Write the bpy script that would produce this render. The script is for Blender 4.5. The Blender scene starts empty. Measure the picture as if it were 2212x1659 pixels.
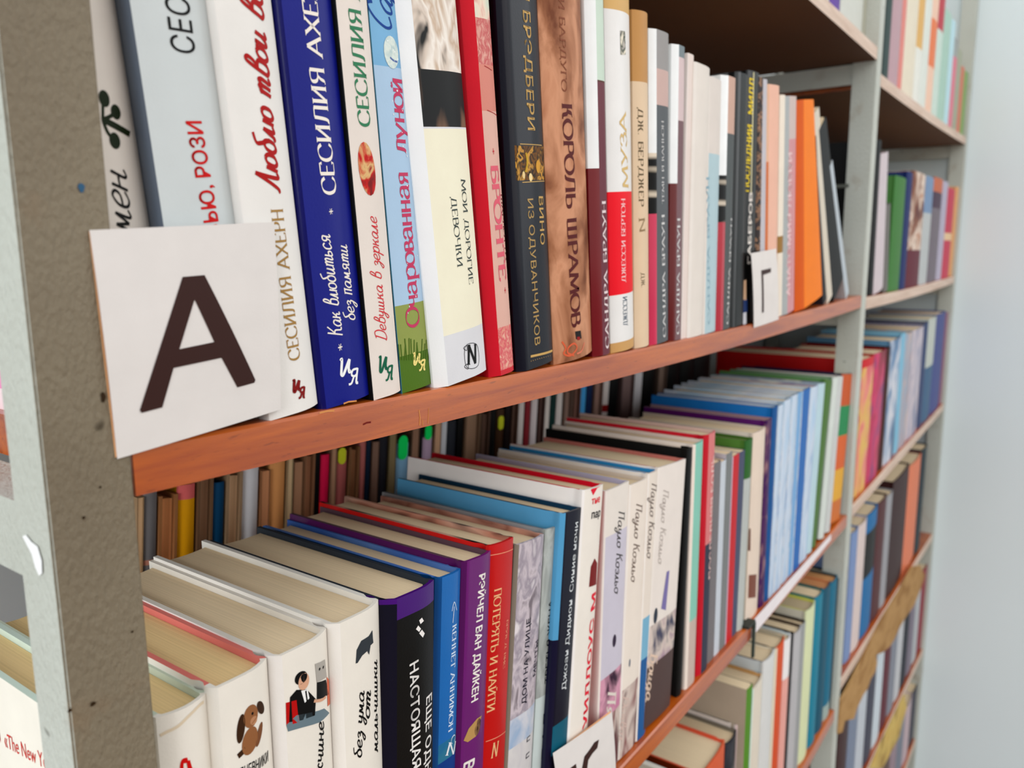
import bpy, bmesh, math, random
from mathutils import Vector, Matrix

# ------------------------------------------------------------------ camera, world, light, exposure
SC = bpy.context.scene
COL = SC.collection
MM = 0.001
W_PX, H_PX, F_PX = 2212, 1659, 1714.24
YAW, PITCH, ROLL = math.radians(35.687), math.radians(9.44), math.radians(-0.391)
EYE = Vector((0, -230, 0))                                 # millimetres; y = 0 is the front plane of the shelving
_v = Vector((math.cos(YAW)*math.cos(PITCH), math.sin(YAW)*math.cos(PITCH), -math.sin(PITCH)))
_r = Vector((math.sin(YAW), -math.cos(YAW), 0)); _u = _r.cross(_v)
RIGHT = _r*math.cos(ROLL) + _u*math.sin(ROLL); UP = -_r*math.sin(ROLL) + _u*math.cos(ROLL)
cam_data = bpy.data.cameras.new('camera'); cam = bpy.data.objects.new('camera', cam_data); COL.objects.link(cam)
cam.matrix_world = Matrix.Translation(EYE*MM) @ Matrix((RIGHT, UP, -_v)).transposed().to_4x4()
cam_data.sensor_width = 36; cam_data.lens = F_PX/W_PX*36
cam_data.clip_start = 0.01; cam_data.clip_end = 30
cam_data.dof.use_dof = True; cam_data.dof.focus_distance = 0.35; cam_data.dof.aperture_fstop = 11.5
SC.camera = cam

world = bpy.data.worlds.new('world'); SC.world = world; world.use_nodes = True
wn = world.node_tree.nodes; wl = world.node_tree.links
bg = wn['Background']; bg.inputs[1].default_value = 1.0
# a room round the shelves: pale lit ceiling, dim furniture height, brown floor
_tc = wn.new('ShaderNodeTexCoord'); _sx = wn.new('ShaderNodeSeparateXYZ'); _mr = wn.new('ShaderNodeMapRange'); _cr = wn.new('ShaderNodeValToRGB')
_mr.inputs[1].default_value = -1; _mr.inputs[2].default_value = 1
wl.new(_tc.outputs['Generated'], _sx.inputs[0]); wl.new(_sx.outputs[2], _mr.inputs[0]); wl.new(_mr.outputs[0], _cr.inputs[0]); wl.new(_cr.outputs[0], bg.inputs[0])
_e = _cr.color_ramp.elements; _e[0].position = 0.2; _e[0].color = (0.12, 0.1, 0.085, 1); _e[1].position = 0.9; _e[1].color = (1.3, 1.32, 1.33, 1)
for _p, _c in ((0.46, (0.24, 0.23, 0.22, 1)), (0.56, (0.34, 0.34, 0.34, 1)), (0.68, (1.15, 1.17, 1.18, 1))):
    _x = _e.new(_p); _x.color = _c

def area(name, loc, target, size, energy, color):
    d = bpy.data.lights.new(name, 'AREA'); d.shape = 'RECTANGLE'; d.size, d.size_y = size; d.energy = energy; d.color = color
    o = bpy.data.objects.new(name, d); COL.objects.link(o); o.location = Vector(loc)
    o.rotation_euler = (Vector(target)-Vector(loc)).to_track_quat('-Z', 'Y').to_euler(); return o
area('window_daylight_left', (-3.4, -0.75, 0.7), (0.6, 0.0, -0.1), (2.4, 2.0), 110, (0.95, 0.98, 1.0))
area('added_fill_light_aisle', (0.9, -2.5, 0.85), (0.6, 0.1, -0.15), (2.2, 2.4), 28, (1.0, 0.98, 0.95))  # added fill from the aisle side, brightens spines and page tops

area('added_sheen_light_right', (1.97, -1.1, 0.35), (0.0, -0.9, 0.2), (1.5, 1.5), 20, (0.97, 0.98, 1.0))  # added light, placed to lay a sheen on the board edges
SC.view_settings.view_transform = 'Standard'; SC.view_settings.look = 'None'
SC.view_settings.exposure = -0.16; SC.view_settings.gamma = 1.0; SC.view_settings.use_curve_mapping = False
SC.cycles.use_denoising = True; SC.cycles.max_bounces = 8

# ------------------------------------------------------------------ measuring: a point of the photograph on a plane of the place
def ray(px, py): return _v + RIGHT*((px-W_PX/2)/F_PX) - UP*((py-H_PX/2)/F_PX)
def at(px, py, y=0.0):
    d = ray(px, py); return EYE + d*((y-EYE.y)/d.y)
def atx(px, py, x):
    d = ray(px, py); return EYE + d*((x-EYE.x)/d.x)

# ------------------------------------------------------------------ materials
K = 1.0
def lin(c): c = c/255.0; return c/12.92 if c <= 0.04045 else ((c+0.055)/1.055)**2.4
MATS = {}
def base_mat(key, rough=0.4, coat=0.0, spec=0.09):
    m = bpy.data.materials.new(key); m.use_nodes = True
    b = m.node_tree.nodes['Principled BSDF']
    b.inputs['Roughness'].default_value = rough
    b.inputs['Coat Weight'].default_value = coat; b.inputs['Coat Roughness'].default_value = 0.15
    b.inputs['Specular IOR Level'].default_value = spec
    return m, m.node_tree.nodes, m.node_tree.links, b
def rgba(c): return tuple(min(0.86, max(0.004, (lin(v)-0.018)*1.06)) for v in c)+(1,)
def cl(r, g, b, rough=0.45, coat=0.0):
    """printed board or cloth of one colour, with a faint mottling"""
    key = f'cover_{r}_{g}_{b}_{int(rough*100)}_{int(coat*100)}'
    if key in MATS: return MATS[key]
    m, n, l, p = base_mat(key, rough, coat)
    tc = n.new('ShaderNodeTexCoord'); no = n.new('ShaderNodeTexNoise'); no.inputs['Scale'].default_value = 60; no.inputs['Detail'].default_value = 4
    l.new(tc.outputs['Object'], no.inputs['Vector'])
    mx = n.new('ShaderNodeMix'); mx.data_type = 'RGBA'
    a = rgba((r, g, b)); mx.inputs[6].default_value = tuple(x*0.93 for x in a[:3])+(1,); mx.inputs[7].default_value = tuple(min(.88, x*1.06) for x in a[:3])+(1,)
    l.new(no.outputs['Fac'], mx.inputs[0]); l.new(mx.outputs[2], p.inputs['Base Color'])
    bp = n.new('ShaderNodeBump'); bp.inputs['Strength'].default_value = 0.06; bp.inputs['Distance'].default_value = 0.001
    n2 = n.new('ShaderNodeTexNoise'); n2.inputs['Scale'].default_value = 900; l.new(tc.outputs['Object'], n2.inputs['Vector'])
    l.new(n2.outputs['Fac'], bp.inputs['Height']); l.new(bp.outputs['Normal'], p.inputs['Normal'])
    MATS[key] = m; return m
def ink(r, g, b, rough=0.45):
    key = f'ink_{r}_{g}_{b}'
    if key in MATS: return MATS[key]
    m, n, l, p = base_mat(key, rough); p.inputs['Base Color'].default_value = rgba((r, g, b)); MATS[key] = m; return m
def art(cols, scale=(40, 40, 40), detail=3, rough=0.38, dist=0.6, seed=0):
    """a printed picture: bands of colour broken up by noise"""
    key = 'picture_' + '_'.join('%d%d%d' % c for c in cols) + '_%d_%d_%d_%d' % (*scale, seed)
    if key in MATS: return MATS[key]
    m, n, l, p = base_mat(key, rough, 0.0)
    tc = n.new('ShaderNodeTexCoord'); mp = n.new('ShaderNodeMapping'); mp.inputs['Scale'].default_value = scale
    mp.inputs['Location'].default_value = (seed*3.1, seed*1.7, seed*2.3)
    no = n.new('ShaderNodeTexNoise'); no.inputs['Scale'].default_value = 1.0; no.inputs['Detail'].default_value = detail; no.inputs['Distortion'].default_value = dist
    l.new(tc.outputs['Object'], mp.inputs['Vector']); l.new(mp.outputs['Vector'], no.inputs['Vector'])
    cr = n.new('ShaderNodeValToRGB'); e = cr.color_ramp.elements
    k = len(cols)
    for i, c in enumerate(cols):
        pos = 0.32 + 0.36*i/max(1, k-1)
        if i < 2: e[i].position = pos; el = e[i]
        else: el = e.new(pos)
        el.color = rgba(c)
    l.new(no.outputs['Fac'], cr.inputs['Fac']); l.new(cr.outputs['Color'], p.inputs['Base Color'])
    MATS[key] = m; return m
def pages(r, g, b):
    """the trimmed edge of a block of pages: fine lines along the leaves"""
    key = f'pages_{r}_{g}_{b}'
    if key in MATS: return MATS[key]
    m, n, l, p = base_mat(key, 0.85, 0, 0.2)
    tc = n.new('ShaderNodeTexCoord'); mp = n.new('ShaderNodeMapping'); mp.inputs['Scale'].default_value = (1800, 6, 6)
    no = n.new('ShaderNodeTexNoise'); no.inputs['Scale'].default_value = 1; no.inputs['Detail'].default_value = 3
    l.new(tc.outputs['Object'], mp.inputs['Vector']); l.new(mp.outputs['Vector'], no.inputs['Vector'])
    cr = n.new('ShaderNodeValToRGB'); a = rgba((r, g, b))
    cr.color_ramp.elements[0].position = 0.3; cr.color_ramp.elements[1].position = 0.62
    cr.color_ramp.elements[0].color = tuple(x*0.88 for x in a[:3])+(1,); cr.color_ramp.elements[1].color = a
    l.new(no.outputs['Fac'], cr.inputs['Fac']); l.new(cr.outputs['Color'], p.inputs['Base Color'])
    bp = n.new('ShaderNodeBump'); bp.inputs['Strength'].default_value = 0.35; bp.inputs['Distance'].default_value = 0.0004
    l.new(no.outputs['Fac'], bp.inputs['Height']); l.new(bp.outputs['Normal'], p.inputs['Normal'])
    MATS[key] = m; return m
PG = pages(240, 212, 176); PGY = pages(236, 204, 150); PGB = pages(150, 122, 98)

def wall_mat(key, c, rough=0.8):
    m, n, l, p = base_mat(key, rough, 0, 0.3)
    tc = n.new('ShaderNodeTexCoord'); no = n.new('ShaderNodeTexNoise'); no.inputs['Scale'].default_value = 3; no.inputs['Detail'].default_value = 5
    l.new(tc.outputs['Object'], no.inputs['Vector'])
    mx = n.new('ShaderNodeMix'); mx.data_type = 'RGBA'; a = rgba(c)
    mx.inputs[6].default_value = tuple(x*0.95 for x in a[:3])+(1,); mx.inputs[7].default_value = a
    l.new(no.outputs['Fac'], mx.inputs[0]); l.new(mx.outputs[2], p.inputs['Base Color']); return m
def wood_mat(key, c0, c1, rough, coat):
    m, n, l, p = base_mat(key, rough, coat, 0.05); p.inputs['Coat Roughness'].default_value = 0.26; p.inputs['Coat IOR'].default_value = 1.72
    tc = n.new('ShaderNodeTexCoord'); mp = n.new('ShaderNodeMapping'); mp.inputs['Scale'].default_value = (9, 60, 160)
    no = n.new('ShaderNodeTexNoise'); no.inputs['Scale'].default_value = 1.0; no.inputs['Detail'].default_value = 6; no.inputs['Distortion'].default_value = 0.8
    l.new(tc.outputs['Object'], mp.inputs['Vector']); l.new(mp.outputs['Vector'], no.inputs['Vector'])
    cr = n.new('ShaderNodeValToRGB'); cr.color_ramp.elements[0].position = 0.3; cr.color_ramp.elements[1].position = 0.72
    cr.color_ramp.elements[0].color = rgba(c0); cr.color_ramp.elements[1].color = rgba(c1)
    l.new(no.outputs['Fac'], cr.inputs['Fac'])
    # short dark pores running with the grain
    mp2 = n.new('ShaderNodeMapping'); mp2.inputs['Scale'].default_value = (130, 500, 700)
    n2 = n.new('ShaderNodeTexNoise'); n2.inputs['Scale'].default_value = 1.0; n2.inputs['Detail'].default_value = 2
    l.new(tc.outputs['Object'], mp2.inputs['Vector']); l.new(mp2.outputs['Vector'], n2.inputs['Vector'])
    r2 = n.new('ShaderNodeValToRGB'); r2.color_ramp.elements[0].position = 0.28; r2.color_ramp.elements[1].position = 0.36
    r2.color_ramp.elements[0].color = (0.45, 0.4, 0.38, 1); r2.color_ramp.elements[1].color = (1, 1, 1, 1)
    l.new(n2.outputs['Fac'], r2.inputs['Fac'])
    mx = n.new('ShaderNodeMix'); mx.data_type = 'RGBA'; mx.blend_type = 'MULTIPLY'; mx.inputs[0].default_value = 0.6
    l.new(cr.outputs['Color'], mx.inputs[6]); l.new(r2.outputs['Color'], mx.inputs[7]); l.new(mx.outputs[2], p.inputs['Base Color'])
    bp = n.new('ShaderNodeBump'); bp.inputs['Strength'].default_value = 0.25; bp.inputs['Distance'].default_value = 0.0006
    l.new(n2.outputs['Fac'], bp.inputs['Height']); l.new(bp.outputs['Normal'], p.inputs['Normal'])
    return m
WOOD = wood_mat('varnished_wood', (150, 70, 22), (190, 98, 36), 0.42, 0.85); WOOD_SHEEN = wood_mat('wood_edge_painted_sheen', (190, 160, 140), (214, 190, 172), 0.5, 0.4); UNDER = wall_mat('raw_brown_board_underside', (98, 66, 46), 0.7)

def paint_mat(key, c0, c1):
    m, n, l, p = base_mat(key, 0.42, 0.1)
    tc = n.new('ShaderNodeTexCoord')
    no = n.new('ShaderNodeTexNoise'); no.inputs['Scale'].default_value = 7; no.inputs['Detail'].default_value = 5
    l.new(tc.outputs['Object'], no.inputs['Vector'])
    cr = n.new('ShaderNodeValToRGB'); cr.color_ramp.elements[0].position = 0.3; cr.color_ramp.elements[1].position = 0.75
    cr.color_ramp.elements[0].color = rgba(c0); cr.color_ramp.elements[1].color = rgba(c1)
    l.new(no.outputs['Fac'], cr.inputs['Fac'])
    ru = n.new('ShaderNodeTexNoise'); ru.inputs['Scale'].default_value = 21; ru.inputs['Detail'].default_value = 6; l.new(tc.outputs['Object'], ru.inputs['Vector'])
    rr = n.new('ShaderNodeValToRGB'); rr.color_ramp.elements[0].position = 0.6; rr.color_ramp.elements[1].position = 0.78
    rr.color_ramp.elements[0].color = (0, 0, 0, 1); rr.color_ramp.elements[1].color = (0.6, 0.6, 0.6, 1); l.new(ru.outputs['Fac'], rr.inputs['Fac'])
    rm = n.new('ShaderNodeMix'); rm.data_type = 'RGBA'; rm.inputs[7].default_value = rgba((132, 96, 66)); l.new(rr.outputs['Color'], rm.inputs[0]); l.new(cr.outputs['Color'], rm.inputs[6])
    sp = n.new('ShaderNodeTexNoise'); sp.inputs['Scale'].default_value = 95; sp.inputs['Detail'].default_value = 1
    l.new(tc.outputs['Object'], sp.inputs['Vector'])
    r2 = n.new('ShaderNodeValToRGB'); r2.color_ramp.elements[0].position = 0.2; r2.color_ramp.elements[1].position = 0.25
    r2.color_ramp.elements[0].color = (0.3, 0.28, 0.26, 1); r2.color_ramp.elements[1].color = (1, 1, 1, 1)
    l.new(sp.outputs['Fac'], r2.inputs['Fac'])
    mx = n.new('ShaderNodeMix'); mx.data_type = 'RGBA'; mx.blend_type = 'MULTIPLY'; mx.inputs[0].default_value = 0.8
    l.new(rm.outputs[2], mx.inputs[6]); l.new(r2.outputs['Color'], mx.inputs[7]); l.new(mx.outputs[2], p.inputs['Base Color'])
    # brushed, lumpy paint film
    mp = n.new('ShaderNodeMapping'); mp.inputs['Scale'].default_value = (620, 620, 300); mp.inputs['Rotation'].default_value = (0, 0.35, 0)
    bn = n.new('ShaderNodeTexNoise'); bn.inputs['Scale'].default_value = 1; bn.inputs['Detail'].default_value = 3
    l.new(tc.outputs['Object'], mp.inputs['Vector']); l.new(mp.outputs['Vector'], bn.inputs['Vector'])
    bp = n.new('ShaderNodeBump'); bp.inputs['Strength'].default_value = 0.9; bp.inputs['Distance'].default_value = 0.0012
    l.new(bn.outputs['Fac'], bp.inputs['Height']); l.new(bp.outputs['Normal'], p.inputs['Normal'])
    return m
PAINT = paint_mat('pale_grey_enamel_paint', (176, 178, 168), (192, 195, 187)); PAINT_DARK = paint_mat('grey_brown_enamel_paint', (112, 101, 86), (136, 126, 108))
WALL = wall_mat('white_wall_paint', (216, 226, 228)); FLOOR = wall_mat('brown_linoleum', (120, 92, 70), 0.5)

# ------------------------------------------------------------------ mesh and object helpers (coordinates in millimetres)
def link(name, me, parent=None):
    o = bpy.data.objects.new(name, me); COL.objects.link(o)
    if parent: o.parent = parent
    return o
def mesh_from(name, verts, faces, mats, idx=None, smooth=False):
    me = bpy.data.meshes.new(name); me.from_pydata([tuple(c*MM for c in v) for v in verts], [], faces)
    for m in mats: me.materials.append(m)
    if idx: me.polygons.foreach_set('material_index', idx)
    if smooth: me.polygons.foreach_set('use_smooth', [True]*len(me.polygons))
    me.update(); return me
def box_data(x0, x1, y0, y1, z0, z1):
    v = [(x, y, z) for z in (z0, z1) for y in (y0, y1) for x in (x0, x1)]
    f = [(0, 2, 3, 1), (4, 5, 7, 6), (0, 1, 5, 4), (2, 6, 7, 3), (0, 4, 6, 2), (1, 3, 7, 5)]
    return v, f
def box(name, x0, x1, y0, y1, z0, z1, mat, parent=None, bevel=0):
    v, f = box_data(x0, x1, y0, y1, z0, z1); me = mesh_from(name, v, f, [mat])
    if bevel:
        bm = bmesh.new(); bm.from_mesh(me); bmesh.ops.bevel(bm, geom=bm.edges[:], offset=bevel*MM, segments=2, affect='EDGES'); bm.to_mesh(me); bm.free()
    return link(name, me, parent)
def prism(name, poly, z0, z1, mat, parent=None, axis='z', bevel=0):
    """a closed outline pushed along one axis"""
    n = len(poly)
    P = {'z': lambda a, b, h: (a, b, h), 'y': lambda a, b, h: (a, h, b), 'x': lambda a, b, h: (h, a, b)}[axis]
    v = [P(a, b, z0) for a, b in poly] + [P(a, b, z1) for a, b in poly]
    f = [tuple(range(n))[::-1], tuple(range(n, 2*n))] + [(i, (i+1) % n, n+(i+1) % n, n+i) for i in range(n)]
    me = mesh_from(name, v, f, [mat])
    bm = bmesh.new(); bm.from_mesh(me); bmesh.ops.recalc_face_normals(bm, faces=bm.faces)
    if bevel: bmesh.ops.bevel(bm, geom=bm.edges[:], offset=bevel*MM, segments=2, affect='EDGES')
    bm.to_mesh(me); bm.free(); return link(name, me, parent)
def tag(o, label, cat, group=None, kind=None):
    o['label'] = label; o['category'] = cat
    if group: o['group'] = group
    if kind: o['kind'] = kind
    return o
def empty(name, loc, ry=0.0, rz=0.0):
    o = bpy.data.objects.new(name, None); COL.objects.link(o); o.location = Vector(loc)*MM
    o.rotation_euler = (0, ry, rz); o.empty_display_size = 0.01; return o

# ------------------------------------------------------------------ lettering
def _g(t):
    w, *parts = t.split('|'); out = []
    for p in parts:
        k, body = p[0], p[1:].split()
        out.append((k, [tuple(float(c) for c in q.split(',')) for q in body]))
    return float(w), out
O_ = 'c40,100 18,92 5,65 5,35 18,8 40,0 62,8 75,35 75,65 62,92 40,100'
SERIF = {k: _g(v) for k, v in {
 'А': '80|l5,0 38,100|l38,100 74,0|l18,35 60,35|s5,0|s74,0', 'Б': '62|l12,0 12,100|l12,100 52,100 52,86|c12,56 38,56 55,42 55,14 38,0 12,0',
 'В': '64|l12,0 12,100|c12,100 40,100 52,86 50,63 36,54 12,54|c12,54 40,54 59,40 58,14 40,0 12,0', 'Г': '58|l12,0 12,100|l12,100 52,100 52,84|s12,0',
 'Д': '84|l18,3 32,100 64,100|l64,100 64,3|l5,-18 5,3 79,3 79,-18', 'Е': '62|l12,0 12,100|l12,100 54,100 54,86|l12,52 44,52|l12,0 56,0 56,15',
 'Ж': '98|l49,0 49,100|c49,52 30,56 20,92 8,98|c49,52 28,44 18,6 4,0|c49,52 68,56 78,92 90,98|c49,52 70,44 80,6 94,0|s49,0|s49,100',
 'З': '60|c8,80 20,98 40,98 50,78 38,56 22,54|c22,54 46,52 56,28 44,4 22,-1 5,18', 'И': '78|l14,100 14,0|l14,0 64,100|l64,100 64,0|s14,100|s14,0|s64,100|s64,0',
 'Й': '78|l14,100 14,0|l14,0 64,100|l64,100 64,0|s14,100|s14,0|s64,100|s64,0|c26,122 39,113 52,122',
 'К': '68|l14,0 14,100|c14,50 34,56 42,90 58,98|c28,53 44,42 50,6 66,0|s14,0|s14,100', 'Л': '76|c3,6 12,2 20,30 26,100|l26,100 64,100|l64,100 64,0|s64,0',
 'М': '96|l10,0 16,100|l16,100 48,8|l48,8 80,100|l80,100 86,0|s10,0|s86,0', 'Н': '78|l14,0 14,100|l64,0 64,100|l14,52 64,52|s14,0|s14,100|s64,0|s64,100',
 'О': '82|'+O_, 'П': '78|l14,0 14,100|l64,0 64,100|l14,100 64,100|s14,0|s64,0', 'Р': '62|l14,0 14,100|c14,100 42,100 56,86 55,60 40,47 14,47|s14,0',
 'С': '74|c68,76 56,96 36,100 14,86 5,50 14,14 38,0 58,5 70,22', 'Т': '70|l35,0 35,100|l5,84 5,100 65,100 65,84|s35,0', 'У': '72|l8,100 37,36|c66,100 37,36 24,4 8,4|s8,100|s66,100',
 'Х': '74|l8,0 66,100|l8,100 66,0|s8,0|s8,100|s66,0|s66,100', 'Ч': '72|l60,0 60,100|c12,100 12,62 26,48 60,52|s60,0|s12,100|s60,100',
 'Ш': '98|l14,0 14,100|l49,0 49,100|l84,0 84,100|l14,0 84,0|s14,100|s49,100|s84,100', 'Ь': '64|l14,0 14,100|c14,54 42,54 57,40 57,12 40,0 14,0|s14,100',
 'Я': '70|l58,0 58,100|c58,100 28,100 13,88 15,62 30,50 58,50|c36,50 24,30 16,5 4,0|s58,0', 'N': '80|l14,0 14,100|l14,100 66,0|l66,0 66,100|s14,0|s14,100|s66,100',
 'а': '58|c10,50 22,66 42,62 46,44|l46,46 46,4 56,0|c46,38 22,36 7,20 14,1 32,1 46,16', 'р': '62|l12,-32 12,64|c12,46 32,68 56,54 55,14 36,-2 12,10|s12,-32', 'у': '58|l6,64 28,2|c54,64 28,2 18,-26 4,-28',
 '.': '24|l8,0 14,8', '*': '50|l25,30 25,90|l2,45 48,75|l2,75 48,45', ' ': '40'}.items()}
CURS = {k: _g(v) for k, v in {
 'а': '52|c42,44 20,50 5,26 13,2 30,8 42,42|c42,42 38,10 46,0 54,8', 'б': '46|c40,26 30,50 10,44 5,16 18,0 34,6 38,30 22,60 16,84 44,96', 'в': '46|c8,6 14,60 24,98 37,90 30,64 12,52|c12,52 40,48 40,12 24,0 6,10',
 'г': '36|c4,36 12,50 25,42 14,14 20,0 34,10', 'д': '50|c38,44 16,50 4,24 14,2 30,10 40,46|c40,46 34,-10 20,-44 6,-30 20,-8 48,8', 'е': '42|c6,22 30,28 36,44 22,52 6,34 8,8 24,0 42,12',
 'ж': '72|c4,40 14,50 22,26 10,2 0,8|l34,52 34,0|c68,40 56,50 46,26 58,2 72,8|l22,26 46,26', 'з': '40|c6,40 18,52 32,44 24,28 14,26|c14,26 36,22 30,-8 16,-36 2,-26 16,-8 38,6', 'и': '50|c4,46 8,48 6,10 16,0 30,20 35,50|c35,50 32,10 38,0 50,8',
 'к': '44|l8,52 6,0|c36,50 16,28 8,22|c14,26 28,24 28,4 44,6', 'л': '44|c0,6 8,0 16,24 25,50|c25,50 25,12 30,0 44,8', 'м': '58|c0,4 8,4 14,50|l14,50 26,8|l26,8 41,50|c41,50 40,10 46,0 58,8', 'н': '52|l8,50 6,0|c7,24 22,27 35,27|c37,50 34,10 40,0 52,8',
 'о': '46|c24,50 7,40 5,14 20,0 36,12 38,36 24,50|c30,46 40,46 46,40', 'р': '48|c4,44 10,50 8,0 2,-44|c8,20 22,50 40,44 38,10 22,0 8,14', 'с': '42|c37,42 22,52 6,38 7,10 20,0 42,12', 'т': '60|c4,50 8,40 6,0|c6,30 20,52 27,40 25,0|c25,30 38,52 47,40 43,10 48,0 60,8',
 'у': '46|c4,46 10,50 8,22 18,14 32,24 36,50|c36,50 30,-10 16,-44 2,-30 16,-10 46,8', 'ч': '50|c4,46 10,50 10,24 22,20 35,30|c37,50 33,10 38,0 50,8', 'ш': '66|c4,48 6,8 14,0 24,10 26,48|c26,48 26,8 34,0 46,10 48,48|c48,48 46,8 54,0 66,8', 'ь': '42|c6,50 6,8 16,0 32,8 28,24 8,22',
 'я': '52|c38,50 16,52 10,36 18,24 38,26|c38,50 36,10 42,0 52,8|c24,24 16,6 2,2', 'ю': '58|l8,50 6,0|c7,26 20,26|c38,50 22,42 20,12 34,0 50,12 50,38 38,50', 'э': '42|c4,40 18,52 36,40 34,10 18,0 4,8|l16,26 36,26',
 'Л': '60|c0,4 8,0 20,40 33,100|c33,100 38,40 46,0 60,6', 'К': '58|l14,100 8,0|c52,98 28,66 12,50|c14,52 34,46 40,8 58,4', 'Д': '66|c10,0 18,60 22,100|c8,94 44,104 62,70 56,20 30,0 2,6', 'П': '60|l11,92 7,0|l0,92 56,94|l45,92 43,0', 'С': '52|c50,84 30,104 8,70 6,24 24,0 48,12',
 'Б': '52|l12,0 12,92|l4,94 48,96|c12,54 40,56 46,20 28,0 4,4', 'И': '56|c4,92 12,100 8,20 16,2 30,30 42,100|c42,100 38,20 44,2 56,12', ' ': '34'}.items()}

def smooth(pts, n=5):
    if len(pts) < 3: return pts
    closed = pts[0] == pts[-1]; out = []
    for i in range(len(pts)-1):
        p0 = pts[i-1] if i > 0 else (pts[-2] if closed else pts[0]); p1, p2 = pts[i], pts[i+1]
        p3 = pts[i+2] if i+2 < len(pts) else (pts[1] if closed else pts[-1])
        for k in range(n):
            t = k/n
            out.append(tuple(0.5*((2*p1[a])+(-p0[a]+p2[a])*t+(2*p0[a]-5*p1[a]+4*p2[a]-p3[a])*t*t+(-p0[a]+3*p1[a]-3*p2[a]+p3[a])*t**3) for a in (0, 1)))
    out.append(pts[-1]); return out
def ribbon(pts, width):
    """quads following a polyline; width is a number or a function of the stroke direction"""
    L = []; n = len(pts)
    for i in range(n):
        a = pts[max(0, i-1)]; b = pts[min(n-1, i+1)]
        dx, dy = b[0]-a[0], b[1]-a[1]; d = math.hypot(dx, dy) or 1
        w = (width(math.atan2(dy, dx)) if callable(width) else width)/2
        L.append(((pts[i][0]-dy/d*w, pts[i][1]+dx/d*w), (pts[i][0]+dy/d*w, pts[i][1]-dx/d*w)))
    return [[L[i][0], L[i][1], L[i+1][1], L[i+1][0]] for i in range(n-1)]
def stroke_text(s, font, wt):
    polys = []; x = 0
    for ch in s:
        sc = 1.0; g = font.get(ch)
        if g is None: g = font.get(ch.upper()); sc = 0.66
        if g is None: x += 50; continue
        w, parts = g
        if font is SERIF: pen = lambda th: (0.28+0.85*abs(math.sin(th-0.26)))*wt
        else: pen = lambda th: wt*(0.65+0.5*abs(math.sin(th-0.5)))
        for k, pts in parts:
            if k == 's': pts = [(pts[0][0]-11, pts[0][1]), (pts[0][0]+11, pts[0][1])]
            pts = [(x+a*sc, b*sc) for a, b in pts]
            if font is CURS: pts = [(a+b*0.28, b) for a, b in pts]
            if k == 'c': pts = smooth(pts)
            polys += ribbon(pts, 4.0 if k == 's' else pen)
        x += w*sc
    return polys, max(x, 1.0)
_sans = {}
def sans_text(s, bold):
    key = (s, bold)
    if key in _sans: return _sans[key]
    cu = bpy.data.curves.new('lettering', 'FONT'); cu.body = s; cu.resolution_u = 3
    o = bpy.data.objects.new('lettering', cu); COL.objects.link(o)
    dg = bpy.context.evaluated_depsgraph_get(); dg.update()
    me = bpy.data.meshes.new_from_object(o.evaluated_get(dg))
    polys = [[(me.vertices[i].co.x*137, me.vertices[i].co.y*137) for i in p.vertices] for p in me.polygons]
    bpy.data.objects.remove(o); bpy.data.curves.remove(cu); bpy.data.meshes.remove(me)
    w = max([c[0] for p in polys for c in p] or [1.0])
    if bold:                                               # heavier strokes: the same letters spread a little each way
        k = bold*110
        polys = [[(a+dx, b+dy) for a, b in p] for dx, dy in ((k, 0), (-k, 0), (0, k), (0, -k)) for p in polys]
    _sans[key] = (polys, w); return polys, w

# ------------------------------------------------------------------ books
class Sheet:
    """collects flat printed shapes in (u, v) of a spine, then lays them on its surface"""
    def __init__(s): s.items = []
    def add(s, polys, mat): s.items.append((polys, mat))

def spine_surface(u, T, b, ch, dy):
    """depth of the front surface of a spine at u: a gentle bow, or a slanted shoulder followed by a flatter face"""
    if ch and u < ch: return dy*(1-u/ch)
    h = max((T-ch)/2, 0.1); t = (u-ch-h)/h
    if ch and t < 0: t *= 0.3
    return b*min(1.0, t*t)

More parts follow.
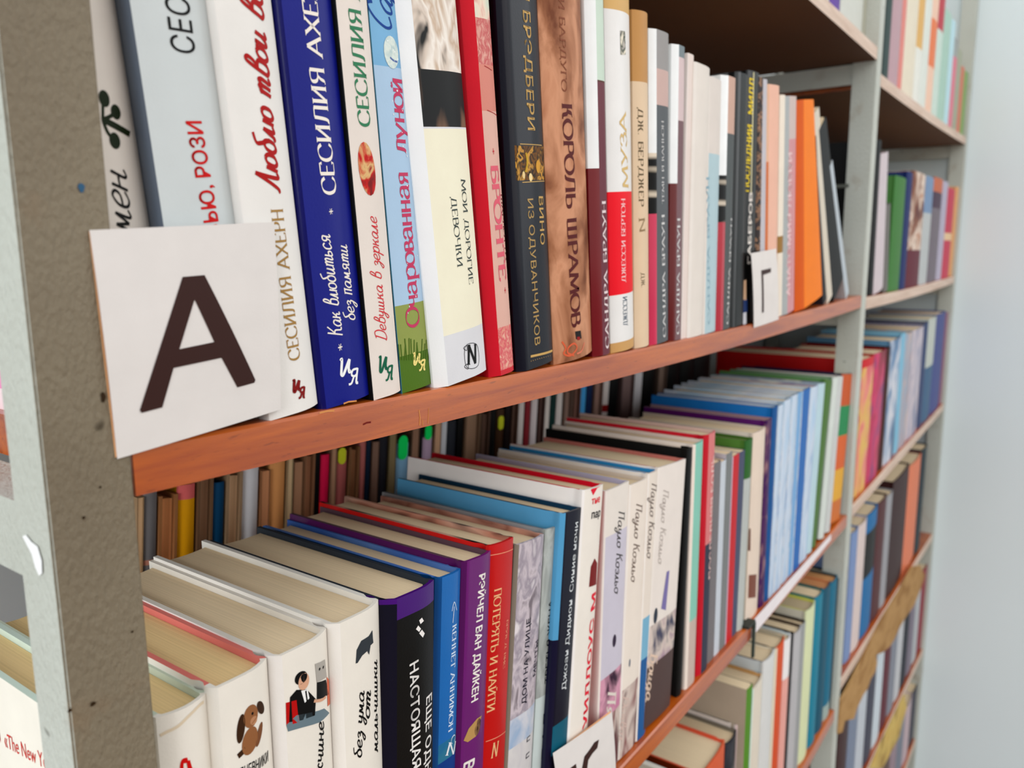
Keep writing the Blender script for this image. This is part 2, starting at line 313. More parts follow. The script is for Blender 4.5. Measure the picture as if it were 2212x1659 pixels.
def make_book(name, label, group, x0, T, z0, H, D=130, y0=2, lean=0, hard=True, ch=0, dy=0, spine=None, left=None, right=None, zones=(), czones=(), pg=None,
              prints=(), T_top=None, bulge=None, inside=None, ribbon_top=None, lprints=(), rot_z=0, cat='book'):
    """a standing book: root Empty at the lower left front corner of its spine; children cover and page_block"""
    spine = spine or cl(220, 216, 210); left = left or spine; right = right or left; inside = inside or left; pg = pg or PG
    b = bulge if bulge is not None else (min(3.2, T*0.11) if hard else 0.4)
    e = min(1.0, T*0.06); tb = min(2.3, T*0.16) if hard else min(0.5, T*0.1)
    lean_r = math.radians(lean); TT = T_top if T_top is not None else T
    zoff = T*math.sin(lean_r) if lean > 0 else 0
    root = empty(name, (x0, y0, z0+zoff), lean_r, rot_z); tag(root, label, cat, group)
    ys = lambda u: spine_surface(u, T, b, ch, dy)
    out = [(0, D, 'l')]
    yb = max(ys(0), b)
    if hard: out += [(0, yb+9, 'l'), (min(1.3, T*.07), yb+6, 'l'), (min(1.3, T*.07), yb+4, 'l'), (0.15, yb+1.5, 'l')]
    elif not ch: out += [(0, b+0.25, 'l')]
    if ch: out += [(0.3, ys(0), 'c'), (ch*0.5, ys(ch*.5), 'c'), (ch, ys(ch), 's')]
    n = 8
    for i in range(n+1):
        u = max(ch, e*0.4)+(T-e*0.4-max(ch, e*0.4))*i/n
        if ch and i == 0: continue
        out.append((u, ys(u), 's'))
    if hard: out += [(T-0.15, b+1.5, 'r'), (T-min(1.3, T*.07), b+4, 'r'), (T-min(1.3, T*.07), b+6, 'r'), (T, b+9, 'r')]
    out += [(T, D, 'r')]
    inn = [(min(max(u, tb), T-tb), max(y+(1.6 if hard else 0.5), 0) if k in 'sc' else max(y, yb+1.6)) for u, y, k in out]
    inn[0] = (tb, D); inn[-1] = (T-tb, D)
    lev = sorted({0.0, float(H)} | {min(max(v, 0), H) for zn in list(zones)+list(czones) for v in zn[:2]})
    mats = []
    def mi(m):
        if m not in mats: mats.append(m)
        return mats.index(m)
    def tap(u, z): return u*(1+(TT/T-1)*z/H)
    V = []; F = []; I = []; no = len(out)
    for z in lev:
        V += [(tap(u, z), y, z) for u, y, k in out]; V += [(tap(u, z), y, z) for u, y in inn]
    for j in range(len(lev)-1):
        zm = (lev[j]+lev[j+1])/2
        for i in range(no-1):
            k = out[i+1][2] if out[i][2] != out[i+1][2] and out[i+1][2] in 'sc' else out[i][2]
            if out[i][2] == 'c': k = 'c'
            if out[i+1][2] == 'r' : k = 'r'
            m = {'l': left, 'c': left, 's': spine, 'r': right}[k]
            for a, c, zmat in (zones if k == 's' else czones if k in 'cl' else ()):
                if min(a, c) <= zm <= max(a, c): m = zmat
            p = j*2*no+i; q = p+2*no
            F.append((p, p+1, q+1, q)); I.append(mi(m))
            p += no; q += no
            F.append((p+1, p, q, q+1)); I.append(mi(inside))
    for base, fl in ((0, 1), ((len(lev)-1)*2*no, 0)):
        for i in range(no-1):
            f = (base+i, base+no+i, base+no+i+1, base+i+1)
            k = out[i+1][2]; m = {'l': inside, 'c': left, 's': spine, 'r': inside}[k]
            zmx = H-0.5 if base else 0.5
            for a, c, zmat in (zones if k == 's' else ()):
                if min(a, c) <= zmx <= max(a, c): m = zmat
            F.append(f if not fl else f[::-1]); I.append(mi(m))
    for i in (0, no-1):
        for j in range(len(lev)-1):
            p = j*2*no+i; q = p+2*no
            F.append((p, q, q+no, p+no) if i == 0 else (p+no, q+no, q, p)); I.append(mi(inside))
    # printing on the spine
    for polys, mat in prints:
        bm = bmesh.new()
        for pl in polys:
            try: bm.faces.new([bm.verts.new((u, 0, v)) for u, v in pl])
            except ValueError: pass
        if hard or ch:
            for k in range(1, 9):
                g = bm.verts[:]+bm.edges[:]+bm.faces[:]
                bmesh.ops.bisect_plane(bm, geom=g, plane_co=(T*k/9, 0, 0), plane_no=(1, 0, 0))
        for co, no_ in (((0.25, 0, 0), (-1, 0, 0)), ((T-0.25, 0, 0), (1, 0, 0)), ((0, 0, 0.3), (0, 0, -1)), ((0, 0, H-0.3), (0, 0, 1))):
            bmesh.ops.bisect_plane(bm, geom=bm.verts[:]+bm.edges[:]+bm.faces[:], plane_co=co, plane_no=no_, clear_outer=True)
        bm.verts.index_update(); o0 = len(V)
        for w in bm.verts:
            u = min(max(w.co.x, 0.2), T-0.2); V.append((tap(u, w.co.z), ys(u)-0.14, w.co.z))
        for f in bm.faces:
            ids = [o0+w.index for w in f.verts]
            nx = sum((f.verts[i].co.x*f.verts[(i+1) % len(ids)].co.z-f.verts[(i+1) % len(ids)].co.x*f.verts[i].co.z) for i in range(len(ids)))
            F.append(tuple(ids if nx > 0 else ids[::-1])); I.append(mi(mat))
        bm.free()
    for polys, mat in lprints:                             # printing on the left cover: (distance from the fore side, height)
        for pl in polys:
            o0 = len(V); V += [(-0.14, y, v) for y, v in pl]; F.append(tuple(range(o0, o0+len(pl)))); I.append(mi(mat))
    me = mesh_from('cover', V, F, mats, I, True); me.set_sharp_from_angle(angle=math.radians(32)); link('cover', me, root)
    # block of pages
    t2 = tb+0.15; gp = 3.0 if hard else 0.4; h0, h1 = (2.5, H-2.8) if hard else (0.3, H-0.4)
    fr = [(t2, D-gp)] + [(t2+(T-2*t2)*i/6, D-gp-(1.6*math.sin(math.pi*i/6) if hard else 0)) for i in range(1, 6)] + [(T-t2, D-gp)]
    sp = [(T-t2, yb+2.2)] + [(t2+(T-2*t2)*(6-i)/6, max(ys(min(max(t2+(T-2*t2)*(6-i)/6, 0), T)), 0)+(2.2 if hard else 0.7)) for i in range(1, 6)] + [(t2, yb+2.2)]
    ol = fr+sp; m = len(ol)
    V = [(tap(u, h0), y, h0) for u, y in ol]+[(tap(u, h1), y, h1) for u, y in ol]
    F = [tuple(range(m)), tuple(range(m, 2*m))[::-1]] + [(i, m+i, m+(i+1) % m, (i+1) % m) for i in range(m)]
    link('page_block', mesh_from('page_block', V, F, [pg]), root)
    return root

class Row:
    """turns spine measurements of the photograph (on the plane of the spines) into standing books"""
    def __init__(s, ztop, group, y=2, top=False): s.z = ztop; s.group = group; s.y = y; s.top = top
    def book(s, label, xl, xr, zt, lean=0, y=None, name='hardcover_book', texts=(), shapes=(), zpx=(), czpx=(), lt=(), **kw):
        off = 0 if y is None else y-s.y
        hard = kw.get('hard', True); ch, dy = kw.get('ch', 0), kw.get('dy', 0)
        bl = kw.get('bulge'); bl = bl if bl is not None else (min(2.6, (xr-xl)*0.11) if hard else 0.4)
        if ch: dy = min(dy, 0.5*ch*230/max(xl, 60))
        y = max(s.y+3-max(bl, dy), 0.5)+off                 # all shoulders of a row stand at about one depth
        f = (230+y)/230; z0 = s.z((xl+xr)/2); lr = math.radians(lean); zt = zt*f
        xs = (xl+ch)*(230+y+0.1)/230
        xl, xr = xl*(230+y+(dy if ch else bl))/230, xr*(230+y+bl)/230
        if ch: ch = max(xs-xl, 0.8)
        if s.top: d = (zt-z0)*math.tan(lr); xl, xr = xl-d, xr-d     # measured at the head of the spine: carry down to the foot
        T = (xr-xl)*math.cos(lr); H = (zt-z0)/math.cos(lr)
        if lean > 0: H -= T*math.sin(lr)
        kw.update(ch=ch, dy=dy, bulge=bl)
        oz = z0+(T*math.sin(lr) if lean > 0 else 0)
        def uv(p):
            dep = 0.3*bl
            for _k in range(3):
                q = at(p[0], p[1], y+dep); dx, dz = q.x-xl, q.z-oz
                u, v = dx*math.cos(lr)-dz*math.sin(lr), dx*math.sin(lr)+dz*math.cos(lr)
                dep = spine_surface(min(max(u, 0.0), T), T, bl, ch, dy)
            return u, v
        prints = []
        for t in shapes:
            k = t[0]
            if k == 'stroke':                              # ('stroke', [px points], width mm, material)
                pts = [uv(p) for p in t[1]]; prints.append((ribbon(smooth(pts) if len(pts) > 2 else pts, t[2]), t[3]))
            elif k == 'ell':                               # ('ell', centre px, ru mm, rv mm, material, turn)
                cu, cv = uv(t[1]); a = math.radians(t[5] if len(t) > 5 else 0)
                prints.append(([[(cu+t[2]*math.cos(w)*math.cos(a)-t[3]*math.sin(w)*math.sin(a), cv+t[2]*math.cos(w)*math.sin(a)+t[3]*math.sin(w)*math.cos(a)) for w in [2*math.pi*i/20 for i in range(20)]]], t[4]))
            elif k == 'poly': prints.append(([[uv(p) for p in t[1]]], t[2]))
        for t in texts:                                    # (font, text, direction, start px, end px, height mm, material, weight)
            font, st, dr, p0, p1, h, mat = t[:7]; wt = t[7] if len(t) > 7 else None
            (u0, v0), (u1, v1) = uv(p0), uv(p1)
            if font == 'sans': polys, w = sans_text(st, wt or 0.0)
            elif font == 'serif': polys, w = stroke_text(st, SERIF, wt or 12)
            else: polys, w = stroke_text(st, CURS, wt or 9)
            mid = 50 if font != 'curs' else 30
            ln = math.hypot(u1-u0, v1-v0) or 1; ax, ay = (u1-u0)/ln, (v1-v0)/ln
            prints.append(([[(u0+ax*a/w*ln-ay*(c-mid)/100*h, v0+ay*a/w*ln+ax*(c-mid)/100*h) for a, c in pl] for pl in polys], mat))
        zones = [(uv(a)[1], uv(c)[1], m) for a, c, m in zpx]; cz = [(uv(a)[1], uv(c)[1], m) for a, c, m in czpx]
        lp = []
        for font, st, p0, p1, h, mat, wt in lt:
            q0, q1 = atx(p0[0], p0[1], xl), atx(p1[0], p1[1], xl)
            polys, w = sans_text(st, wt) if font == 'sans' else stroke_text(st, CURS, wt)
            ln = q0.y-q1.y
            lp.append(([[(q0.y-y-a/w*ln, q0.z-oz+(q1.z-q0.z)*a/w+c/100*h) for a, c in pl] for pl in polys], mat))
        return make_book(name, label, s.group, xl, T, z0, H, y0=y, lean=lean, zones=zones, czones=cz, prints=prints, lprints=lp, **kw)

# ------------------------------------------------------------------ the room
def struct(o): o['kind'] = 'structure'; return o
struct(box('floor', -3000, 2100, -3200, 1400, -1420, -1400, FLOOR))
struct(box('wall_right', 1986, 2100, -3200, 1400, -1400, 1500, WALL))
struct(box('wall_back', -3000, 1986, 408, 500, -1400, 1500, WALL))

# ------------------------------------------------------------------ steel frames and wooden shelves
def frame(x, label, depth, front_w=25, dark=False):
    """an end frame: two angle-iron posts joined by a bar under every shelf"""
    t = empty('steel_shelving_upright', (x, 0, -1400)); tag(t, label, 'shelving upright', 'grey steel end frames of the shelving')
    Ln = [(0, 0), (front_w, 0), (front_w, 3), (3, 3), (3, depth), (0, depth)]
    o = prism('post', Ln, 0, 2300, PAINT, t, bevel=0.6)
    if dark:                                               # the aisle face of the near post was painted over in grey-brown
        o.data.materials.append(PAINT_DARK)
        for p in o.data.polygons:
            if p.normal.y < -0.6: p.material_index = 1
    prism('post', [(a, 400-b) for a, b in Ln], 0, 2300, PAINT, t, bevel=0.6)
    return t
def side_bar(t, ztop, h=24, x=3, y0=4):
    z1 = ztop+1400
    prism('side_bar', [(x, z1-h), (x+2.5, z1-h), (x+2.5, z1-2.5), (x+22, z1-2.5), (x+22, z1), (x, z1)], y0, 396, PAINT, t, axis='y', bevel=0.3) if False else None
    v = [(x, y0, z1-h), (x+2.5, y0, z1-h), (x+2.5, y0, z1-2.5), (x+19, y0, z1-2.5), (x+19, y0, z1), (x, y0, z1)]
    n = 6; V = v+[(a, 396, c) for a, b, c in v]
    F = [tuple(range(n)), tuple(range(n, 2*n))[::-1]]+[(i, n+i, n+(i+1) % n, (i+1) % n) for i in range(n)]
    return link('side_bar', mesh_from('side_bar', V, F, [PAINT]), t)
FL = frame(97.3, 'nearest grey painted steel post at the left end of the shelving', 21.5, dark=True)
FM = frame(1087, 'steel end frame between the two bays of shelving', 28, 26)
FR = frame(1958, 'farthest steel end frame standing against the white wall', 28, 26)

def zm(x): t = min(max((x-123)/960, 0), 1); return -57.5-5.5*4*t*(1-t)
def zl(x): t = min(max((x-123)/960, 0), 1); return -349.5-3.0*4*t*(1-t)
def zu(x): return 243.0
def z3(x): return -633.0
def zm2(x): t = (x-1114)/846; return -61.5+4.5*t-3.0*4*t*(1-t)
def zu2(x): t = (x-1114)/846; return 217+15*t-3.0*4*t*(1-t)
def zl2(x): t = (x-1114)/846; return -345+8*t
def z32(x): t = (x-1114)/846; return -601-38*t
def z42(x): t = (x-1114)/846; return -872-48*t
def board(x0, x1, zf, label, th=15.5, name='shelf_board'):
    pale = x0 > 1000 or zf is zu                                        # far bay and top near board: grazing sheen painted as a paler front edge
    bm = bmesh.new(); n = 24; rings = []
    prof = [(0, -th), (0, -1.2), (1.2, 0), (398, 0), (398, -th)]
    for i in range(n+1):
        x = x0+(x1-x0)*i/n
        rings.append([bm.verts.new(((x-x0)*MM, y*MM, (zf(x)+z-zf(x0))*MM)) for y, z in prof])
    k = len(prof)
    for i in range(n):
        for j in range(k): bm.faces.new((rings[i][j], rings[i][(j+1) % k], rings[i+1][(j+1) % k], rings[i+1][j]))
    bm.faces.new(rings[0]); bm.faces.new(rings[n][::-1]); bmesh.ops.recalc_face_normals(bm, faces=bm.faces)
    me = bpy.data.meshes.new(name); bm.to_mesh(me); bm.free(); me.materials.append(WOOD); me.materials.append(UNDER); me.materials.append(WOOD_SHEEN)
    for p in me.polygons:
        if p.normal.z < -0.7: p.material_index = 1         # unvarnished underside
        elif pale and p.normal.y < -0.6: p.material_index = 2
    o = link(name, me); o.location = (x0*MM, 0.3*MM, zf(x0)*MM); tag(o, label, 'shelf', 'wooden shelf boards'); return o
L0x, L1x, R0x, R1x = 123, 1086, 1115, 1957
MAIN = board(L0x, L1x, zm, 'orange-brown wooden shelf with the letter A card on its left end')
board(L0x, L1x, zl, 'sagging wooden shelf below the letter A, holding the white novels')
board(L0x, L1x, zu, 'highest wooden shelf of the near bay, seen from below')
board(L0x, L1x, z3, 'lowest wooden shelf in view of the near bay')
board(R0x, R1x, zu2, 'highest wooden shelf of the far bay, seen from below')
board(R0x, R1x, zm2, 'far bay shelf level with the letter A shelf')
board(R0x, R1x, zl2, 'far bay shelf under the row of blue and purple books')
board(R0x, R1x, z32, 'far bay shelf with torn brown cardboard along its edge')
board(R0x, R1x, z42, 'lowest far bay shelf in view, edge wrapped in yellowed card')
WV, WF, WI = [], [], []
for pts, w, k in (([(905, 886), (907, 902), (906, 919)], .5, 0), ([(912, 906), (913, 920)], .35, 0), ([(926, 881), (924, 915)], .3, 0), ([(784, 917), (792, 913), (801, 912)], .7, 1), ([(742, 872), (752, 868), (770, 866)], .6, 0), ([(690, 892), (706, 888), (722, 887)], .7, 0)):
    for q in ribbon(pts, 1):
        c = [at(a, b, 0.3) for a, b in pts]
    for i in range(len(c)-1):
        o0 = len(WV); h = w/2; dx = h if abs(c[i+1].z-c[i].z) > abs(c[i+1].x-c[i].x) else 0; dz = h if not dx else 0
        WV += [(p.x+sx*dx-L0x, -0.12, p.z+sx*dz-zm(L0x)) for p, sx in ((c[i], -1), (c[i+1], -1), (c[i+1], 1), (c[i], 1))]; WF.append((o0, o0+1, o0+2, o0+3)); WI.append(k)
link('scratches', mesh_from('scratches', WV, WF, [ink(206, 140, 84), ink(110, 44, 20)], WI), MAIN)
for fr, fs in ((FL, (zu, zm, zl, z3)), (FM, (zu, zm, zl, z3)), (FR, (zu2, zm2, zl2, z32, z42))):
    xx = {0: 125, 1: 1085, 2: 1955}[(FL, FM, FR).index(fr)]
    for f in fs: side_bar(fr, f(xx)-16.0, x=3 if fr is FL else -20 if False else 3)
v, f = box_data(-1.5, 8, 24, 60, 1400+78, 1400+82); link('bolt', mesh_from('bolt', v, f, [cl(96, 98, 92, 0.35)]), FM)
# chip of bare filler on the near post
pc = [(50, 1158), (58, 1155), (70, 1170), (83, 1180), (92, 1210), (93, 1238), (86, 1243), (78, 1225), (70, 1196)]
ch_ = [atx(a, b, 97.1) for a, b in pc]
link('filler_patch', mesh_from('filler_patch', [(q.x-97.3-0.25, q.y, q.z+1400) for q in ch_], [tuple(range(len(ch_)))], [cl(236, 240, 240, 0.6)]), FL)

SV, SF, SI = [], [], []
for k, (px, py, rx, rz) in enumerate([(175, 406, .9, 1.3), (222, 858, .7, 1.6), (200, 1520, .8, .7), (285, 1364, .4, .4), (150, 1534, .6, .6), (216, 1052, .35, .4), (180, 1118, .5, .5)]):
    q = at(px, py, 0); o0 = len(SV)
    SV += [(q.x-97.3+rx*(1+.25*math.sin(3*w+k))*math.cos(w), -0.25, q.z+1400+rz*math.sin(w)) for w in [2*math.pi*i/12 for i in range(12)]]
    SF.append(tuple(range(o0, o0+12))); SI.append(0 if k == 0 else 1)
link('paint_specks', mesh_from('paint_specks', SV, SF, [ink(60, 92, 120), ink(60, 50, 42)], SI), FL)

# ------------------------------------------------------------------ letter cards on the shelf edges
CARD = cl(216, 210, 206, 0.75, 0.0); INKB = ink(66, 50, 48)
def card(label, corners, letter, y=-0.5, bow=1.2, back=None):
    """a small paper sheet lying against the shelf edge, one printed letter, slightly bowed"""
    P = [at(a, b, y) for a, b in corners]                  # tl, tr, br, bl
    o = P[3].copy(); t = empty('letter_card', o); tag(t, label, 'card', 'letter cards on the shelf edges')
    n = 10; V = []; F = []
    def pt(s, q, d=0.0):
        top = P[0].lerp(P[1], s); bot = P[3].lerp(P[2], s); r = bot.lerp(top, q)-o
        return (r.x, r.y-bow*math.sin(math.pi*q)*0.6-0.5*math.sin(math.pi*s)-d, r.z)
    for d in (0.0, 0.3):
        for j in range(n+1):
            for i in range(n+1): V.append(pt(i/n, j/n, d))
    N = (n+1)*(n+1)
    for j in range(n):
        for i in range(n):
            a = j*(n+1)+i
            F.append((a, a+n+1, a+n+2, a+1)); F.append((N+a, N+a+1, N+a+n+2, N+a+n+1))
    rim = [i for i in range(n+1)]+[j*(n+1)+n for j in range(1, n+1)]+[n*(n+1)+i for i in range(n-1, -1, -1)]+[j*(n+1) for j in range(n-1, 0, -1)]
    for i in range(len(rim)): a, b = rim[i], rim[(i+1) % len(rim)]; F.append((a, b, N+b, N+a))
    link('paper', mesh_from('paper', V, F, [CARD], None, False), t)
    bm = bmesh.new()
    for poly in letter:                                    # pixels -> (across, up) of the sheet
        q = []
        for a, b in poly:
            w = at(a, b, y)
            sx = (w.x-P[3].x)/(P[2].x-P[3].x)
            for _k in range(3):
                lo, hi = P[3].lerp(P[2], sx), P[0].lerp(P[1], sx); sz = (w.z-lo.z)/(hi.z-lo.z)
                lf, rg = P[3].lerp(P[0], sz), P[2].lerp(P[1], sz); sx = (w.x-lf.x)/(rg.x-lf.x)
            q.append(bm.verts.new((min(max(sx, 0), 1), min(max(sz, 0), 1), 0)))
        bm.faces.new(q)
    for k in range(1, n):
        for no_ in ((1, 0, 0), (0, 1, 0)):
            bmesh.ops.bisect_plane(bm, geom=bm.verts[:]+bm.edges[:]+bm.faces[:], plane_co=(k/n, k/n, 0), plane_no=no_)
    bm.verts.index_update()
    LV = [pt(w.co.x, w.co.y, 0.5) for w in bm.verts]; LF = [tuple(w.index for w in f_.verts) for f_ in bm.faces]; bm.free()
    link('printed_letter', mesh_from('printed_letter', LV, LF, [INKB]), t)
    if back:
        q = [at(a, b, -0.15)-o for a, b in back]
        V = [(w.x, w.y, w.z) for w in q]+[(w.x, w.y-0.25, w.z) for w in q]; m = len(q)
        link('backing_sheet', mesh_from('backing_sheet', V, [tuple(range(m)), tuple(range(m, 2*m))[::-1]]+[(i, (i+1) % m, m+(i+1) % m, m+i) for i in range(m)], [cl(232, 176, 128, 0.7, 0)]), t)
    return t
card('large white card with the letter A hanging over the near post', [(193, 497), (591, 480), (606, 884), (253, 991)],
     [[(389, 598), (436, 594), (414, 646)], [(389, 598), (414, 646), (381, 753.5), (369, 794)], [(369, 794), (381, 753.5), (456.6, 738), (472.5, 772)], [(389, 598), (369, 794), (346, 879), (302, 891), (298, 885)],
      [(436, 594), (472.5, 772), (456.6, 738), (414, 646)], [(436, 594), (547, 820), (545, 826), (508, 836), (472.5, 772)]], back=[(192, 500), (300, 500), (300, 950), (249, 988)])
card('small white card with the letter Г on the shelf edge among dark books', [(1622, 547), (1676, 537), (1681, 690), (1628, 708)],
     [[(1641, 584), (1662, 579), (1662, 588), (1645, 594)], [(1641, 584), (1645, 594), (1647, 674), (1643, 676)]])
card('white card at the bottom edge of the picture, its letter half cut off', [(1194, 1627), (1321, 1538), (1330, 1690), (1213, 1800)],
     [[(1222, 1662), (1240, 1648), (1246, 1720), (1228, 1740)], [(1290, 1596), (1286, 1614), (1270, 1617), (1280, 1602)], [(1286, 1614), (1275, 1626), (1258, 1632), (1270, 1617)], [(1275, 1626), (1266, 1640), (1252, 1660), (1258, 1632)], [(1266, 1640), (1262, 1668), (1268, 1700), (1258, 1705), (1252, 1660)]],
     back=[(1196, 1628), (1318, 1536), (1326, 1690), (1212, 1796)])

# ------------------------------------------------------------------ front row on the letter A shelf
WHT = cl(226, 222, 217); WHB = cl(230, 231, 230, 0.3, .3); GRY = cl(205, 209, 207); RED = ink(196, 24, 30); DK = ink(38, 36, 36); GOLD = ink(196, 158, 96)
def logo(c, s, mat):
    """the two-letter publisher's sign at the foot of a spine; c = centre px, s = half size px"""
    x, y = c; a, b = s
    P = lambda *q: [(x+u*a, y+v*b) for u, v in q]
    return [('stroke', P((-.9, -.75), (-.75, -.85), (-.8, 0.0), (-.78, .25), (-.55, .2), (0.05, -.85), (-.02, -.3), (.05, .05), (.25, -.05)), 1.25, mat),
            ('stroke', P((.95, -.2), (.45, -.1), (.3, .25), (.6, .35), (.85, .2)), .9, mat), ('stroke', P((.95, -.25), (.8, .75), (1.0, .8)), 1.1, mat), ('stroke', P((.55, .35), (.3, .85), (.0, .95)), .9, mat)]
A = Row(zm, 'novels in the front row of the letter A shelf', 2)
PINKART = art([(238, 150, 190), (250, 235, 236), (240, 120, 170), (250, 240, 236)], (14, 14, 22), 1)
DG = ink(44, 50, 38)
A.book('cream novel with a dark green sprig, right behind the near steel post', 121, 139.4, 138, -4.5, y=9, left=cl(244, 210, 214), spine=cl(214, 205, 196), czpx=[((0, 800), (0, 905), cl(246, 226, 220)), ((0, 905), (0, 960), cl(250, 130, 185))],
       texts=[('curs', 'кармен', 0, (283, 640), (252, 368), 9.5, DK, 7)],
       shapes=[('stroke', [(222, 258), (280, 290)], 1.9, DG), ('stroke', [(222, 258), (232, 285), (248, 305)], .9, DG), ('ell', (248, 304), 1.7, 2.4, DG), ('stroke', [(222, 258), (240, 250), (252, 238)], 1.1, DG), ('ell', (250, 242), 1.6, 2.2, DG), ('stroke', [(222, 258), (222, 225)], .8, DG), ('ell', (225, 213), 1.6, 2.4, DG)])
A.book('pale grey novel with red title, its foot showing under the letter A card', 141.5, 171.3, 146, -4.6, y=4, spine=cl(198, 203, 203), left=cl(96, 104, 116), ch=2.6, dy=3, bulge=3.4,  # slate left hinge: its shade is put into the cover colour
       texts=[('sans', 'ВЬЮ, РОЗИ', 0, (462, 512), (418, 262), 5.6, RED, .02), ('sans', 'СЕСИЛИЯ', 0, (398, 118), (358, -190), 8.5, DK, 0)])
LB = ink(166, 22, 28)
A.book('white novel with handwritten red title beside the letter A card', 172, 195.4, 146, -4.8, spine=WHT, left=WHT, ch=2, dy=2, bulge=4,
       texts=[('curs', 'Люблю твои вос', 0, (590, 415), (549, -52), 9.5, LB, 13), ('serif', 'СЕСИЛИЯ АХЕРН', 0, (637, 778), (598, 450), 5.2, ink(160, 124, 72), 12)],
       shapes=logo((645, 840), (13, 21), ink(128, 20, 26)))
NAVY = cl(30, 44, 124, .4, .06); CREAM = ink(238, 226, 216)
A.book('thick navy blue novel with white lettering', 195.4, 222.3, 147, -4.6, spine=NAVY, left=cl(24, 36, 96, .35, .1), ch=4, dy=4.5, bulge=2.4,
       texts=[('serif', 'СЕСИЛИЯ АХЕРН', 0, (712, 420), (660, -82), 6.8, CREAM, 13), ('curs', 'Как влюбиться', 0, (731, 728), (702, 508), 7.2, CREAM, 9), ('curs', 'без памяти', 0, (760, 694), (741, 530), 6.8, CREAM, 9),
              ('serif', '*', 0, (717, 463), (715, 450), 3.2, CREAM, 8), ('serif', '*', 0, (737, 757), (735, 742), 3.6, CREAM, 8)], shapes=logo((753, 802), (20, 30), ink(240, 238, 236)))
GRN = ink(24, 98, 74)
A.book('slim cream novel with a red oval picture and green lettering', 223.2, 240, 147, -4.5, spine=cl(222, 211, 202), left=cl(40, 36, 36), ch=.8, dy=2, bulge=2.5,
       texts=[('serif', 'СЕСИЛИЯ АХЕРН', 0, (788, 273), (748, -190), 6.4, ink(60, 122, 88), 13), ('curs', 'Девушка в зеркале', 0, (829, 738), (806, 470), 6.2, ink(206, 52, 60), 7)],
       shapes=[('ell', (793, 365), 4.5, 10.2, art([(120, 30, 24), (190, 40, 34), (214, 176, 120), (150, 40, 30)], (160, 160, 110), 4), 4)]+logo((833, 795), (15, 28), GRN))
SKY = cl(168, 194, 218); SKY2 = cl(122, 172, 208); ROSE = ink(190, 66, 98); STAR = ink(232, 238, 240)
random.seed(4)
A.book('light blue novel with a moon above and green grass below on the spine', 240, 260.4, 147, -4.6, y=4, spine=SKY, left=cl(60, 110, 130), ch=.6, dy=1.5, bulge=2,
       zpx=[((825, -300), (825, 142), SKY2), ((890, 655), (890, 764), cl(142, 152, 84)), ((890, 764), (890, 900), cl(82, 112, 46))],
       texts=[('serif', 'Очарованная', 0, (893, 706), (866, 372), 8.2, ROSE, 12), ('serif', 'луной', 0, (863, 330), (853, 168), 8.2, ROSE, 12), ('curs', 'Сара', 0, (829, 66), (836, -70), 13, ink(30, 70, 140), 8)],
       shapes=[('ell', (845, 113), 4.2, 6.2, art([(190, 208, 206), (214, 222, 214), (176, 196, 196)], (240, 240, 240), 3)), ('stroke', [(842, 124), (850, 131), (858, 134)], .8, ink(90, 110, 160))]
       + [('ell', (828+0.075*yy+random.uniform(0, 52), yy), random.uniform(.18, .42), random.uniform(.2, .5), STAR) for yy in random.sample(range(20, 690), 34)]
       + [('stroke', [(863+i*5.2, 778), (862+i*5.2+random.uniform(-4, 4), 748-random.uniform(0, 18))], .55, ink(78, 104, 42)) for i in range(13)] + logo((905, 781), (13, 20), ink(232, 212, 130)))
SILV = cl(212, 211, 214, .5, .1)
A.book('silvery novel with a cream panel and feathers photographed at its top', 260.6, 299.7, 152, -6.5, spine=SILV, left=cl(232, 234, 238, .35, .3), ch=10.5, dy=9, bulge=2.6,
       zpx=[((950, -300), (950, 152), art([(40, 32, 30), (206, 190, 176), (236, 226, 216), (196, 172, 150), (238, 230, 222)], (75, 75, 34), 3)), ((950, 152), (960, 274), art([(22, 20, 20), (34, 28, 26), (18, 18, 20), (120, 92, 74)], (60, 60, 26), 2)), ((960, 278), (975, 722), cl(238, 227, 203, .5, .05))],
       texts=[('serif', 'МОИ ДОРОГИЕ', 0, (1000, 386), (1018, 614), 3.7, ink(70, 78, 76), 10), ('serif', 'ДЕВОЧКИ', 0, (979, 424), (994, 577), 3.7, ink(70, 78, 76), 10), ('serif', 'N', 0, (1008, 767), (1030, 764), 9, ink(24, 24, 28), 14)],
       shapes=[('stroke', [(1005, 748), (1030, 745), (1033, 788), (1008, 793), (1005, 748)], .3, ink(60, 60, 64)), ('stroke', [(1001, 752), (1008, 747), (1008, 757), (1001, 752)], .3, ink(60, 60, 64)), ('stroke', [(1003, 792), (1010, 786), (1011, 797), (1003, 792)], .3, ink(60, 60, 64))])
CRIM = cl(196, 44, 54, .38, .25)
